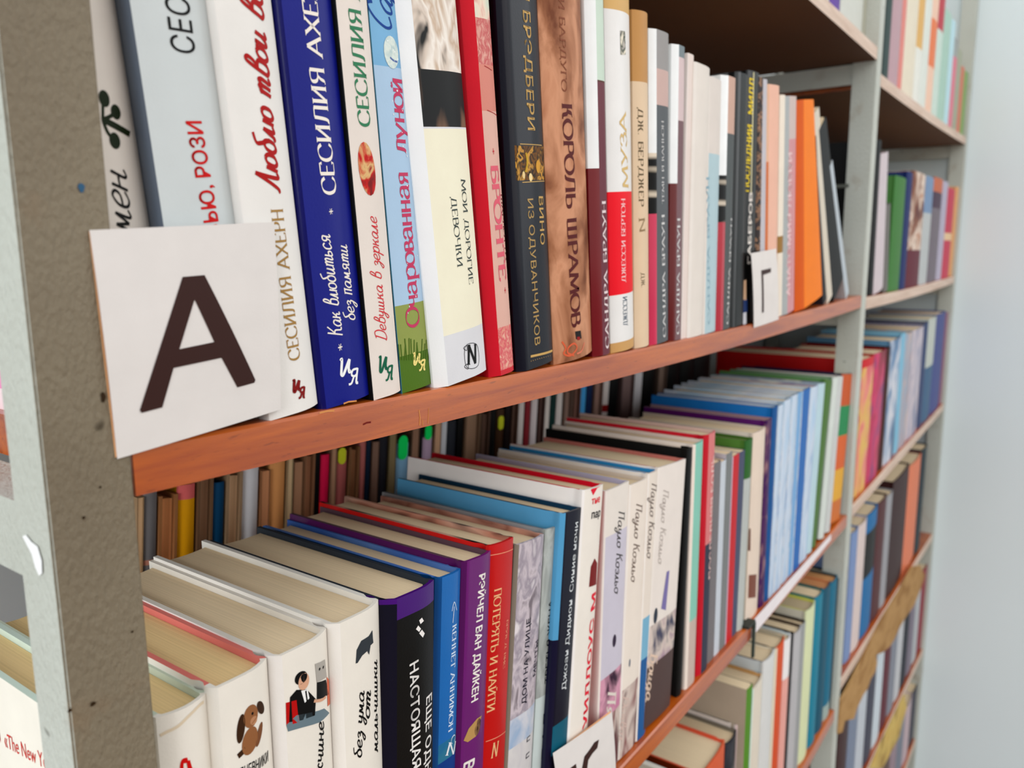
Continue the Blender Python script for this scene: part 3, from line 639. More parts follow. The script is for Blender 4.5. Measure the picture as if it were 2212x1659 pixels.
A.book('crimson bound novel with a pale patterned spine panel', 300.6, 322.1, 150, -5.9, spine=cl(214, 170, 156), left=CRIM, ch=10.5, dy=8, bulge=1.5,
       zpx=[((1040, -300), (1040, 40), art([(200, 214, 196), (226, 206, 186), (206, 120, 120)], (130, 130, 90), 3)), ((1045, 40), (1050, 140), art([(214, 160, 146), (190, 92, 92), (222, 176, 160)], (300, 300, 200), 3)), ((1052, 140), (1062, 240), cl(206, 132, 118)), ((1098, 702), (1104, 792), art([(216, 150, 130), (206, 90, 100), (220, 168, 148)], (420, 420, 300), 2)), ((1104, 792), (1106, 840), CRIM)],
       texts=[('serif', 'БРОНТЕ', 0, (1068, 356), (1087, 606), 6, ink(214, 96, 112), 16), ('serif', 'ШАРЛОТТА', 0, (1083, 418), (1094, 562), 2.2, ink(110, 50, 52), 12), ('serif', '*', 0, (1064, 320), (1066, 334), 2, ink(190, 60, 70), 10), ('serif', '*', 0, (1090, 620), (1091, 634), 2, ink(190, 60, 70), 10)],
       shapes=[('stroke', [(1046, 142), (1062, 152)], .35, ink(170, 60, 60)), ('stroke', [(1052, 238), (1074, 250)], .35, ink(170, 60, 60))])
CHAR = cl(46, 47, 52, .36, .12)
A.book('charcoal novel with gold lettering and a small gold still-life picture', 323.6, 358.3, 153, -4.8, spine=CHAR, left=cl(42, 42, 48, .3, .25), ch=9.5, dy=7.5, bulge=2.4,
       zpx=[((1145, 315), (1150, 389), art([(30, 22, 14), (120, 80, 30), (26, 20, 14), (206, 150, 66), (40, 30, 20)], (190, 190, 150), 2))],
       texts=[('sans', 'БРЭДБЕРИ', 0, (1137, 20), (1148, 281), 6.6, GOLD, .01), ('sans', 'РЭЙ', 0, (1131, -120), (1136, 0), 6.6, GOLD, .01), ('sans', 'ВИНО', 0, (1168, 421), (1172, 528), 5.2, GOLD, .01), ('sans', 'ИЗ ОДУВАНЧИКОВ', 0, (1145, 426), (1161, 745), 5, ink(176, 144, 92), 0)],
       shapes=[('stroke', [(1123, 311), (1170, 314)], .4, GOLD), ('stroke', [(1128, 394), (1176, 391)], .4, GOLD), ('stroke', [(1146, 770), (1194, 757)], 1.2, GOLD)]
       + [('ell', (1147+i*4.6, 780-i*1.35), .22, .25, GOLD) for i in range(10)] + [('ell', (1162, 360), 2.2, 3.2, ink(206, 150, 60)), ('ell', (1146, 383), 1.5, 2, ink(232, 206, 150)), ('ell', (1131, 378), 1.2, 1.8, ink(224, 196, 140)), ('stroke', [(1136, 330), (1139, 352), (1135, 372)], 1.3, ink(190, 150, 50))])
LEA = art([(112, 68, 50), (160, 108, 80), (200, 144, 112), (174, 116, 86)], (42, 42, 26), 8, .5)
BRN = ink(88, 34, 26)
A.book('thick tan leather-look novel with dark carved title', 358.3, 400.4, 154, -4.9, spine=LEA, left=LEA, bulge=4.2,
       texts=[('serif', 'КОРОЛЬ ШРАМОВ', 0, (1225, 222), (1245, 704), 9, BRN, 15), ('serif', 'ЛИ БАРДУГО', 0, (1212, -30), (1219, 198), 4.6, ink(128, 74, 52), 11)],
       shapes=[('stroke', [(1214, 738), (1222, 752), (1218, 764), (1232, 768), (1246, 752), (1240, 742), (1228, 750), (1226, 762), (1240, 768)], 1.1, ink(206, 96, 66)), ('stroke', [(1246, 764), (1256, 758), (1262, 740)], .9, ink(214, 120, 96)),
               ('poly', [(1242, 716), (1254, 714), (1256, 731), (1244, 733)], ink(44, 24, 22)), ('poly', [(1246, 728), (1252, 727), (1253, 734), (1247, 735)], ink(150, 30, 34))])
MAR = cl(112, 36, 44, .34, .3)
SB = lambda p0, p1, c: [('serif', 'САНДРА БРАУН', 0, p0, p1, 4.4, c, 13)]
A.book('first white-topped maroon novel, right of the thick tan leather-look one', 400.6, 422, 147, -3.8, spine=cl(108, 62, 70), left=WHB, ch=13, dy=12, bulge=1,
       zpx=[((1290, -200), (1290, 172), cl(196, 212, 196)), ((1290, 172), (1292, 176), cl(90, 60, 50))], czpx=[((1270, 364), (1290, 900), MAR)], texts=SB((1312, 752), (1304, 432), ink(222, 206, 206)))
A.book('white novel with a red band and tan ends', 422.4, 453.4, 152, -4, spine=cl(224, 221, 218, .4, .15), left=cl(216, 208, 200), bulge=4,
       zpx=[((1335, -300), (1335, 22), cl(206, 166, 108)), ((1338, 414), (1342, 636), cl(228, 32, 50)), ((1343, 738), (1343, 800), cl(196, 152, 98))],
       texts=[('serif', 'МУЗА', 0, (1352, 408), (1345, 242), 7.5, ink(208, 176, 116), 11), ('serif', 'ДЖЕССИ БЕРТОН', 0, (1347, 610), (1346, 428), 4.2, ink(244, 190, 190), 13), ('serif', 'ДЖЕССИ', 0, (1351, 704), (1350, 640), 4.6, ink(40, 70, 92), 12)],
       shapes=[('poly', [(1339, 66), (1350, 68), (1351, 118), (1340, 118)], art([(230, 220, 200), (60, 70, 60), (200, 190, 180)], (200, 200, 150), 2))])
A.book('beige novel with a brown cap band, shorter than the red-banded one', 453.6, 474.6, 141.5, -3.3, spine=cl(216, 190, 160), left=cl(212, 184, 154), bulge=3.4,
       zpx=[((1380, -100), (1380, 176), cl(186, 138, 86))], texts=[('serif', 'ДЖ. БЕРДЖЕР', 0, (1383, 232), (1385, 446), 4.4, ink(96, 82, 62), 11), ('serif', 'N', 0, (1386, 468), (1388, 504), 5.4, ink(140, 116, 86), 8), ('serif', 'ДЖ.', 0, (1388, 588), (1389, 622), 3.6, ink(96, 82, 62), 10)])
BLK = cl(20, 20, 22, .33, .12); MAG = cl(196, 60, 88, .34, .3); STR = art([(20, 20, 22), (24, 24, 28), (214, 200, 180)], (6, 6, 110), 0)
DGY = cl(92, 95, 98); WTX = ink(206, 204, 202)
A.book('glossy white-shouldered novel with a magenta foot and grey spine', 475.4, 504.8, 135.5, -3.2, spine=DGY, left=WHB, ch=12, dy=10, bulge=1.4, zpx=[((1430, 150), (1430, 228), cl(196, 166, 158)), ((1428, 60), (1430, 150), cl(150, 146, 144))],
       czpx=[((1410, 330), (1410, 462), STR), ((1410, 462), (1410, 800), MAG)], texts=SB((1435, 728), (1432, 462), WTX)+[('serif', 'ТЕМНЫЙ КАНЬОН', 0, (1432, 440), (1431, 260), 3.2, WTX, 10)])
A.book('glossy white-shouldered novel with a dark red foot', 505, 526, 133, -2, spine=cl(120, 92, 96), left=WHB, ch=12, dy=10, bulge=1, czpx=[((1450, 396), (1450, 800), cl(98, 36, 38, .34, .3))], zpx=[((1466, 60), (1466, 122), cl(120, 130, 134)), ((1466, 122), (1466, 260), cl(206, 184, 184))], texts=SB((1464, 722), (1466, 470), WTX))
A.book('thin blush white novel left of the thick cream pair', 526.2, 536.5, 131, -.6, spine=cl(222, 206, 198), left=cl(224, 212, 206), ch=2, dy=3)
A.book('thick cream white novel with a rounded head', 536.7, 565, 127.8, -.6, spine=cl(218, 209, 200), left=cl(222, 214, 206), ch=6, dy=4, bulge=3)
A.book('cream novel with a pale blue lower half', 565.2, 591, 122.5, -1.5, spine=cl(212, 202, 194), left=cl(216, 208, 200), ch=5, dy=4, bulge=2, zpx=[((1525, 330), (1530, 800), cl(172, 194, 200))], texts=SB((1531, 700), (1529, 380), ink(140, 168, 180)))
A.book('last glossy white-shouldered novel, red at its foot, beside black spines', 591.2, 621.7, 128.5, -2.2, spine=cl(84, 88, 88), left=WHB, ch=16, dy=11, bulge=1, czpx=[((1560, 378), (1560, 480), STR), ((1560, 480), (1560, 800), cl(170, 50, 62, .34, .3))], zpx=[((1583, 150), (1583, 290), cl(196, 160, 144))], texts=SB((1571, 700), (1580, 470), WTX))
A.book('glossy black novel left of the yellow lettering', 622, 652, 135, -3, spine=BLK, left=cl(18, 19, 22, .25, .3), ch=13, dy=6, bulge=2)
YEL = ink(236, 204, 40)
A.book('black novel with yellow and white capital letters', 652.2, 679, 140.5, -3.6, spine=BLK, left=BLK, bulge=1.5,
       texts=[('sans', 'ПОСЛЕДНИЙ', 0, (1613, 415), (1620, 270), 7.5, YEL, .03), ('sans', 'МИЛЛ', 0, (1621, 248), (1624, 170), 7.5, YEL, .03), ('sans', 'ГАБЕРОВ', 0, (1618, 572), (1622, 416), 6.5, ink(222, 214, 206), .04)],
       shapes=[('stroke', [(1628, 156), (1622, 420)], 2.0, ink(208, 200, 160)), ('poly', [(1600, 610), (1612, 604), (1612, 648), (1600, 650)], ink(196, 160, 130)), ('poly', [(1598, 650), (1614, 646), (1614, 674), (1598, 678)], ink(46, 60, 100)), ('poly', [(1600, 678), (1612, 674), (1612, 700), (1600, 702)], ink(190, 190, 196))])
A.book('dark brown novel with a beaded edge above the letter Г card', 679.2, 693.4, 139.5, -4.6, spine=art([(52, 36, 34), (44, 32, 32), (150, 112, 84), (60, 34, 34)], (120, 120, 190), 1), left=cl(62, 48, 46))
A.book('silver grey thin novel between dark brown and peach spines', 693.6, 706, 139, -5.4, spine=cl(186, 182, 188), left=cl(200, 196, 200), ch=3, dy=3)
A.book('peach and terracotta novel behind the letter Г card', 706.2, 741, 137, -6.3, spine=cl(226, 176, 154), left=cl(214, 170, 140), ch=9, dy=6, bulge=2, zpx=[], czpx=[((1655, 350), (1660, 800), cl(196, 110, 66))])
A.book('ivory novel with a small brown label right of the peach one', 741.2, 757, 134, -6, spine=cl(226, 214, 198), left=cl(196, 204, 200), zpx=[((1686, 510), (1690, 545), cl(150, 112, 60))])
A.book('dusty rose novel with pale lettering left of the orange folder', 757.2, 796, 135, -7.6, spine=cl(200, 142, 146), left=cl(164, 168, 168), ch=18, dy=8, bulge=1, zpx=[((1710, 200), (1712, 300), cl(196, 178, 172))], texts=[('sans', 'АНАТОМИЯ ЛЮБВИ', 0, (1703, 640), (1707, 330), 9, ink(232, 204, 204), .02)])
ORG = cl(234, 124, 10, .5, .0)
A.book('bright orange folder swelling towards its foot', 797, 899, 138, -8.6, name='paper_folder', hard=False, spine=ORG, left=cl(206, 92, 16, .5, .0), ch=34, dy=10, bulge=1.2, T_top=46, D=180)
A.book('black booklet leaning on the orange folder', 902, 920, 133, -26, name='paperback_book', hard=False, spine=cl(46, 42, 44), left=cl(60, 56, 60))
A.book('ivory booklet between two black ones leaning left', 920.5, 944, 131, -26.3, name='paperback_book', hard=False, spine=cl(206, 196, 180), left=cl(214, 206, 190))
A.book('wide black booklet leaning beside the ivory one', 945, 1003, 108, -34, name='paperback_book', hard=False, spine=cl(30, 26, 28), left=cl(40, 36, 38))
A.book('thin silver grey booklet, last to lean at the row end', 1004, 1022, 86, -37, name='paperback_book', hard=False, spine=cl(176, 184, 190), left=cl(180, 188, 194))

# ------------------------------------------------------------------ front row on the shelf below
B = Row(zl, 'novels in the front row of the shelf below the letter A', 3, True)
IV = cl(226, 219, 208)
B.book('white novel left of the near post, red text on its cover', 103.5, 122, -146, 0, y=8, spine=IV, left=cl(232, 226, 214), right=cl(196, 220, 208), pg=PGY, inside=cl(206, 222, 210), D=140,
       lt=[('sans', '«The New York', (11, 1612), (120, 1672), 6.2, ink(206, 60, 52), 0), ('sans', 'Я', (-14, 1598), (2, 1604), 9, ink(206, 44, 40), .02)])
B.book('white novel with a frayed head, half behind the near post', 122.3, 141.5, -148.5, 0, y=5, spine=IV, left=cl(212, 206, 196), right=cl(196, 206, 190), pg=PGY, inside=cl(196, 206, 188), bulge=3,
       texts=[('curs', 'а', 0, (386, 1672), (410, 1650), 14, ink(196, 30, 40), 15)], shapes=[('stroke', [(346, 1589), (362, 1580), (385, 1568), (408, 1546), (430, 1524), (440, 1516)], 1.1, cl(214, 196, 170))])
TOY = cl(142, 96, 66); TOYD = ink(66, 50, 42)
B.book('white novel with a brown toy dog on its spine', 141.7, 166, -147.5, 0, y=3.5, spine=IV, left=cl(224, 218, 208), pg=PGY, inside=cl(214, 120, 112), ch=4, dy=6, bulge=4,
       texts=[('sans', 'ДНЕВНИКИ', 0, (516, 1672), (579, 1632), 4.2, DK, .015)],
       shapes=[('ell', (540, 1600), 3.4, 5.2, TOY, -14), ('ell', (542, 1547), 3.2, 4.4, TOY), ('ell', (520, 1574), 1.7, 5.4, TOYD, -10), ('ell', (563, 1528), 1.6, 3.2, TOYD, 24), ('ell', (560, 1586), 1.3, 4.4, ink(120, 80, 58), -22), ('stroke', [(530, 1618), (514, 1634)], 2.2, TOYD), ('ell', (545, 1541), .5, .6, ink(30, 24, 22)), ('ell', (548, 1556), 1.6, 1.6, ink(176, 128, 96))])
B.book('white novel with a seated couple pictured on its spine', 166.2, 194.2, -147.5, 0, y=3, spine=IV, left=cl(222, 216, 210), inside=cl(220, 214, 204), ch=6.5, dy=7, bulge=4,
       texts=[('curs', 'мужчине', 0, (688, 1730), (694, 1562), 5.6, DK, 10)],
       shapes=[('poly', [(617, 1518), (640, 1512), (645, 1560), (618, 1568)], ink(176, 36, 30)), ('poly', [(618, 1566), (640, 1545), (700, 1530), (712, 1540), (690, 1560), (650, 1572), (622, 1580)], ink(106, 122, 130)), ('poly', [(626, 1506), (640, 1490), (662, 1489), (682, 1510), (680, 1545), (650, 1556), (624, 1560)], ink(26, 24, 28)),
               ('ell', (656, 1472), 2.6, 3.4, ink(206, 158, 130)), ('ell', (650, 1464), 3.0, 2.6, ink(36, 30, 32), -20), ('poly', [(650, 1492), (664, 1489), (668, 1508), (658, 1518)], ink(232, 230, 228)), ('stroke', [(660, 1492), (663, 1514)], .7, ink(20, 20, 22)), ('poly', [(680, 1434), (702, 1424), (706, 1462), (684, 1474)], ink(168, 162, 154)),
               ('poly', [(684, 1474), (704, 1468), (710, 1500), (684, 1512)], ink(30, 28, 34)), ('poly', [(706, 1462), (713, 1470), (715, 1520), (708, 1526)], ink(206, 110, 84)), ('stroke', [(678, 1514), (694, 1512), (704, 1505)], 1.2, ink(206, 158, 130)), ('ell', (690, 1445), .5, .6, ink(40, 34, 34)), ('ell', (698, 1441), .5, .6, ink(40, 34, 34))])
B.book('thick white novel with handwriting and a black cat on its spine', 194.4, 222.7, -146.3, 0, y=2, spine=IV, left=cl(226, 220, 212), inside=cl(224, 220, 212), ch=7, dy=7.5, bulge=4,
       texts=[('curs', 'без ума', 0, (775, 1640), (781, 1496), 4.9, DK, 10), ('curs', 'от', 0, (793, 1556), (796, 1494), 4.6, DK, 10), ('curs', 'мальчишки', 0, (812, 1628), (811, 1428), 4.7, DK, 10)],
       shapes=[('poly', [(768, 1433), (770, 1404), (780, 1384), (796, 1374), (804, 1361), (805, 1378), (806, 1388), (800, 1394), (797, 1414), (793, 1406), (782, 1416), (772, 1432)], ink(62, 66, 70))])
PUR = cl(74, 38, 112, .36, .25); BLS = cl(26, 26, 30, .38, .08)
B.book('black novel with a purple head and white capitals', 223, 258.2, -148, 2.6, y=1, spine=BLS, left=cl(30, 34, 48, .36, .15), inside=cl(58, 62, 68), ch=11, dy=8, bulge=3, zpx=[((900, 1250), (900, 1321), PUR)], czpx=[((848, 1250), (848, 1308), PUR)],
       texts=[('sans', 'НАСТОЯЩАЯ Л', 0, (894, 1427), (901, 1694), 5.6, ink(228, 224, 220), .02), ('sans', 'ЕЩЕ ОДН', 0, (927, 1498), (924, 1668), 5.4, ink(228, 224, 220), .02)],
       shapes=[('poly', [(911, 1334), (915, 1341), (908, 1348), (905, 1340)], ink(230, 226, 222)), ('poly', [(903, 1351), (909, 1358), (905, 1365), (898, 1359)], ink(230, 226, 222)), ('poly', [(911, 1360), (917, 1368), (913, 1377), (905, 1368)], ink(230, 226, 222))])
BLU = cl(44, 104, 172, .34, .3)
B.book('blue novel with white lettering, right of the purple-headed black one', 258.4, 277.5, -148.7, 3.8, y=3, spine=BLU, left=cl(32, 84, 144, .34, .3), inside=art([(70, 108, 180), (98, 132, 190), (66, 100, 170)], (30, 8, 8), 1), ch=5.5, dy=5, zpx=[((965, 1600), (965, 1640), art([(60, 120, 140), (40, 96, 150)], (50, 50, 50))), ((965, 1640), (965, 1900), cl(36, 66, 130))],
       texts=[('serif', 'КЕННЕТ АННИМОН', 0, (982, 1348), (973, 1580), 3.4, ink(206, 220, 236), 12), ('serif', 'N', 0, (964, 1618), (984, 1614), 6, ink(226, 226, 230), 10), ('serif', 'С', 0, (979, 1588), (979, 1604), 4, ink(206, 220, 236), 10)],
       shapes=[('stroke', [(981, 1310), (978, 1345)], .4, ink(206, 220, 236)), ('stroke', [(976, 1320), (981, 1300), (986, 1318)], .4, ink(206, 220, 236))])
MGN = cl(106, 46, 108, .34, .3)
B.book('magenta-purple novel with bold white capitals and an ice-cream cone', 277.7, 301.3, -147, 4.4, y=2.5, spine=MGN, left=cl(84, 32, 86, .34, .3), inside=cl(96, 74, 84), ch=4.8, dy=5,
       texts=[('sans', 'РЭЙЧЕЛ ВАН ДАЙКЕН', 0, (1042, 1238), (1025, 1514), 5.4, ink(234, 226, 220), .035), ('sans', 'ВЕЧН', 0, (1014, 1640), (1003, 1740), 8.5, ink(234, 226, 220), .035)],
       shapes=[('poly', [(1001, 1600), (1012, 1574), (1030, 1552), (1040, 1545), (1028, 1590), (1010, 1603)], ink(178, 140, 88)), ('ell', (1032, 1570), 2.5, 4.4, art([(60, 44, 40), (120, 90, 70), (50, 38, 36)], (300, 300, 300), 2), -16)])
REDB = cl(186, 24, 38, .36, .25)
B.book('red novel with pale gold capitals', 299, 321, -145.5, 4.6, y=3, spine=REDB, left=REDB, inside=art([(40, 28, 26), (206, 160, 140), (190, 130, 110), (60, 40, 36)], (60, 20, 60), 2), bulge=1.6,
       texts=[('serif', 'ПОТЕРЯТЬ И НАЙТИ', 0, (1076, 1270), (1060, 1538), 5.6, ink(226, 176, 128), 12), ('serif', 'БРУК ДЭВИС', 0, (1096, 1338), (1088, 1444), 2.0, ink(216, 150, 120), 11), ('serif', 'N', 0, (1062, 1622), (1076, 1616), 8, ink(226, 176, 128), 12)],
       shapes=[('stroke', [(1057, 1200), (1110, 1185)], .4, ink(226, 150, 120)), ('stroke', [(1049, 1602), (1098, 1576)], .4, ink(226, 150, 120))])
FLO = art([(120, 110, 116), (196, 184, 190), (150, 140, 150), (214, 206, 208)], (90, 90, 60), 4)
B.book('grey novel with a sketched floral picture and black capitals', 321.3, 350, -152, 5.6, y=5, spine=FLO, left=cl(126, 116, 104), inside=art([(226, 176, 156), (160, 110, 96), (214, 160, 140), (60, 44, 40)], (60, 20, 60), 1), ch=5, dy=3, bulge=2.6, zpx=[((1130, 1540), (1130, 1600), art([(150, 170, 196), (206, 204, 208)], (80, 80, 60))), ((1130, 1600), (1130, 1900), art([(206, 202, 200), (190, 186, 190)], (90, 90, 60)))],
       texts=[('sans', 'ДОМ НА УЛИЦЕ', 0, (1131, 1522), (1142, 1336), 4.2, ink(44, 44, 56), .015), ('sans', 'МЕЧТЫ', 0, (1154, 1462), (1160, 1384), 4.2, ink(44, 44, 56), .015), ('sans', 'П', 0, (1141, 1602), (1142, 1590), 4.2, ink(44, 44, 56), .015), ('sans', 'П', 0, (1139, 1638), (1140, 1626), 4.2, ink(44, 44, 56), .015)])
B.book('grey-green novel with black capitals left of the dark teal one', 350.3, 365.2, -152, 5.6, y=5, spine=art([(146, 150, 146), (176, 180, 176), (128, 132, 130)], (110, 110, 40), 3), left=cl(150, 152, 154), inside=cl(120, 120, 122), bulge=1, zpx=[((1178, 1500), (1178, 1900), cl(190, 200, 198))],
       texts=[('sans', 'ТРЕТЬЯ ЖЕНА', 0, (1180, 1476), (1190, 1296), 4.2, ink(40, 44, 48), .015), ('sans', 'П А П', 0, (1172, 1640), (1177, 1540), 3.6, ink(40, 44, 48), .015)])
TEA = cl(26, 62, 88, .34, .3)
B.book('dark teal novel with white title reading upward', 366, 390.3, -147.5, 6, y=1, spine=cl(18, 34, 50, .38, .08), left=cl(86, 150, 190, .34, .3), inside=cl(36, 66, 90), ch=6.5, dy=6, bulge=1.2, zpx=[((1210, 1560), (1210, 1620), cl(40, 92, 112))], czpx=[((1210, 1380), (1200, 1900), cl(16, 40, 56, .34, .3))],
       texts=[('sans', 'Джоан Дидион  Синие ночи', 0, (1217, 1492), (1245, 1128), 4.6, ink(214, 218, 220), .012)])
B.book('tall white novel with a torn red head band and red capitals', 390.6, 416.3, -139.5, 6, y=1, spine=cl(228, 220, 210), left=cl(232, 226, 222), right=cl(214, 60, 60), inside=cl(206, 40, 54), ch=3.5, dy=4, bulge=2, D=142,
       texts=[('sans', 'УИЛЛОУС М', 0, (1263, 1572), (1283, 1282), 7, ink(222, 44, 62), .04), ('sans', 'тне', 0, (1278, 1082), (1296, 1076), 4.5, ink(222, 60, 70), .03), ('sans', 'парф', 0, (1277, 1112), (1300, 1104), 5, ink(44, 40, 44), .03)],
       shapes=[('poly', [(1272, 1268), (1276, 1224), (1284, 1206), (1290, 1216), (1288, 1262)], ink(120, 24, 36)), ('poly', [(1281, 1070), (1276, 1058), (1296, 1040), (1302, 1046), (1290, 1054)], ink(214, 30, 60))])
PC = lambda p0, p1, c: [('curs', 'Пауло Коэльо', 0, p0, p1, 10, c, 9)]
BR1 = art([(130, 84, 84), (206, 190, 180), (96, 60, 64)], (60, 60, 30), 2)
COE = [('first', 418, 450.5, -147, cl(222, 213, 204), [((1332, 1150), (1325, 1450), cl(196, 190, 202)), ((1325, 1450), (1322, 1540), art([(190, 120, 150), (206, 150, 170), (60, 40, 56)], (60, 60, 40))), ((1322, 1540), (1320, 1900), BR1)], (1341, 1102), (1331, 1280), ink(70, 66, 66), 'with a pink figure'),
       ('second', 450.7, 477.7, -151.3, cl(226, 214, 202), [((1360, 1480), (1350, 1900), BR1)], (1379, 1086), (1367, 1255), ink(112, 94, 84), 'with a brown foot'),
       ('third', 477.9, 493.6, -150, cl(222, 210, 198), [((1400, 1330), (1395, 1420), cl(120, 170, 196)), ((1395, 1420), (1380, 1900), cl(46, 92, 146))], (1412, 1042), (1401, 1204), ink(110, 96, 90), 'with a blue foot'),
       ('fourth', 493.8, 542.6, -149.3, cl(224, 214, 206), [((1440, 1330), (1430, 1420), art([(150, 120, 140), (206, 190, 180), (70, 70, 90)], (60, 60, 40))), ((1430, 1420), (1410, 1900), cl(84, 68, 66))], (1437, 1056), (1425, 1216), ink(176, 164, 156), 'the widest')]
for i, (nth, a, b, zt, c, zs, p0, p1, tc, ex) in enumerate(COE):
    B.book(f'cream novel with handwritten title, {nth} of four alike, {ex}', a, b, zt, (2.5, 3, 3.2, 5)[i], y=3, spine=c, left=cl(226, 218, 210), inside=(cl(180, 176, 200), cl(214, 200, 186), cl(60, 140, 196), cl(196, 120, 110))[i], ch=3, dy=3, bulge=1.4, zpx=zs,
           texts=PC(p0, p1, tc)+([('curs', 'Брида', 0, (1411, 1408), (1399, 1512), 13, ink(216, 190, 170), 12)] if i == 3 else [('curs', 'Пять', 0, (1319, 1490), (1312, 1600), 13, ink(216, 206, 196), 12)] if i == 0 else [('curs', 'Дьявол', 0, (1350, 1500), (1341, 1600), 9, ink(206, 180, 170), 9)] if i == 1 else []),
           shapes=[[('ell', (1327, 1384), 2.6, 4.4, ink(60, 50, 66))], [('ell', (1360, 1432), 1.1, 3, ink(96, 104, 120))], [], [('poly', [(1428, 1315), (1440, 1235), (1446, 1232), (1438, 1318)], ink(120, 110, 160)), ('ell', (1416, 1330), 3.2, 6, ink(54, 60, 72))]][i])
def plain(row, label, xl, xr, zt, lean, sp, lf=None, ins=None, **kw):
    return row.book(label, xl, xr, zt, lean, spine=sp, left=lf or sp, inside=ins or lf or sp, **kw)
plain(B, 'thin black book right of the four cream novels', 543, 553.5, -146.5, 2, cl(22, 26, 30), cl(20, 28, 30))
plain(B, 'white and mint green narrow novel', 554, 574, -145.5, .5, cl(132, 190, 172), cl(226, 212, 200), cl(220, 206, 196), ch=6, dy=2, zpx=[((1510, 1320), (1505, 1600), cl(190, 170, 160))])
plain(B, 'red novel with pink lettering right of the mint green one', 574.3, 598, -143, 0, cl(206, 120, 120), cl(186, 44, 54), cl(206, 176, 166), ch=12, dy=3, texts=[('sans', 'ПОСЛЕДНЯЯ БОЛЬ', 0, (1533, 1250), (1541, 985), 8, ink(232, 196, 190), .02)], zpx=[((1535, 1170), (1530, 1500), cl(60, 62, 76))])
plain(B, 'grey magazine-thin book beside the red novel', 598.5, 614, -170, 0, cl(116, 112, 114), cl(96, 70, 66), hard=False, name='paperback_book')
plain(B, 'white slim book, second from the red novel', 614.3, 626, -172, 0, cl(190, 196, 204), cl(150, 144, 146), hard=False, name='paperback_book')
plain(B, 'dark grey slim book left of the scarlet one', 626.3, 640, -168, 0, cl(120, 122, 122), cl(190, 188, 196), hard=False, name='paperback_book')
plain(B, 'scarlet slim book before the cream photo novel', 640.3, 657, -173, 0, cl(190, 48, 54), cl(196, 176, 190), hard=False, name='paperback_book', ch=2, dy=1)
plain(B, 'slate blue slim book before the cream photo novel', 657.3, 671.5, -173, .5, cl(78, 82, 104), cl(70, 74, 96), hard=False, name='paperback_book')
plain(B, 'green-headed novel leaning behind slim grey books', 672, 690, -166.5, 1.5, cl(58, 100, 54), cl(84, 124, 60), cl(74, 110, 52), zpx=[((1600, 1040), (1595, 1700), cl(176, 180, 176))])
plain(B, 'wide cream novel with brown photographs on its spine', 690.3, 724.8, -163.5, 0, cl(218, 200, 184), cl(216, 204, 190), cl(206, 194, 176), bulge=2, shapes=[('poly', [(1610, 1142), (1622, 1142), (1621, 1190), (1608, 1190)], ink(98, 58, 48)), ('poly', [(1618, 1242), (1634, 1240), (1632, 1290), (1616, 1292)], ink(122, 78, 66))])
plain(B, 'deep purple novel with a speckled spine', 725, 742, -158, -.6, art([(80, 48, 88), (70, 40, 84), (140, 104, 110)], (120, 120, 60), 1), cl(84, 34, 96), cl(160, 130, 136))
plain(B, 'royal blue novel right of the purple one', 742.3, 759, -148.5, 0, cl(40, 84, 140), cl(44, 110, 178), cl(44, 98, 166))
SKYS = art([(150, 178, 206), (196, 206, 220), (170, 196, 220)], (60, 60, 16), 2); EDG = art([(176, 190, 196), (206, 200, 196), (130, 120, 160), (150, 176, 196)], (60, 14, 60), 3)
for nm, a, b, zt, c, ins in (('first sky blue picture book from the royal blue novel', 759.3, 777, -149, 1, 0), ('second sky blue picture book, the wide one', 777.3, 802, -147, 1, 0), ('third sky blue picture book, edged in blue', 802.3, 822, -146, 1, 0),
        ('fourth sky blue picture book, cornflower on its spine', 822.3, 840, -146, 2, 0), ('fifth sky blue picture book with a plain blue spine', 840.3, 870, -146, 3, 0), ('sixth sky blue picture book next to the green one', 870.3, 902, -147, 1, 0)):
    plain(B, nm, a, b, zt, (1, 1, 1, 1, 2.5, 3)[int((a-759)//25) if a < 900 else 5], {1: SKYS, 2: cl(120, 164, 206), 3: cl(52, 104, 172)}[c], art([(150, 176, 196), (190, 196, 204), (120, 150, 190)], (40, 12, 40), 2), EDG, ch=4, dy=2, hard=True)
plain(B, 'pale aqua book left of the green spine', 902.5, 930, -148, 5, cl(176, 200, 208), cl(150, 190, 190), EDG)
plain(B, 'moss green picture book with an orange page edge', 930.5, 965, -146.5, 10, cl(80, 112, 60), cl(84, 124, 76), cl(74, 110, 62), pg=pages(222, 160, 96))
plain(B, 'white slim book right of the moss green one', 966, 988, -149, 7, cl(200, 206, 200), cl(120, 150, 120))
plain(B, 'grey-white slim book left of the colour-block one', 988.4, 1012, -151, 6, cl(190, 192, 190), cl(206, 198, 196))
COLB = [((1833, 795), (1833, 808), cl(14, 50, 56)), ((1833, 808), (1828, 876), cl(190, 84, 40)), ((1828, 876), (1822, 940), cl(40, 130, 78)), ((1822, 940), (1816, 1012), cl(206, 96, 48)), ((1816, 1012), (1808, 1080), cl(214, 160, 56)), ((1808, 1080), (1800, 1160), cl(196, 108, 52))]
plain(B, 'book with orange, green and yellow blocks beside the middle post', 1012.5, 1066, -149.5, 7, cl(190, 84, 40), cl(34, 38, 60), zpx=COLB, bulge=.8)

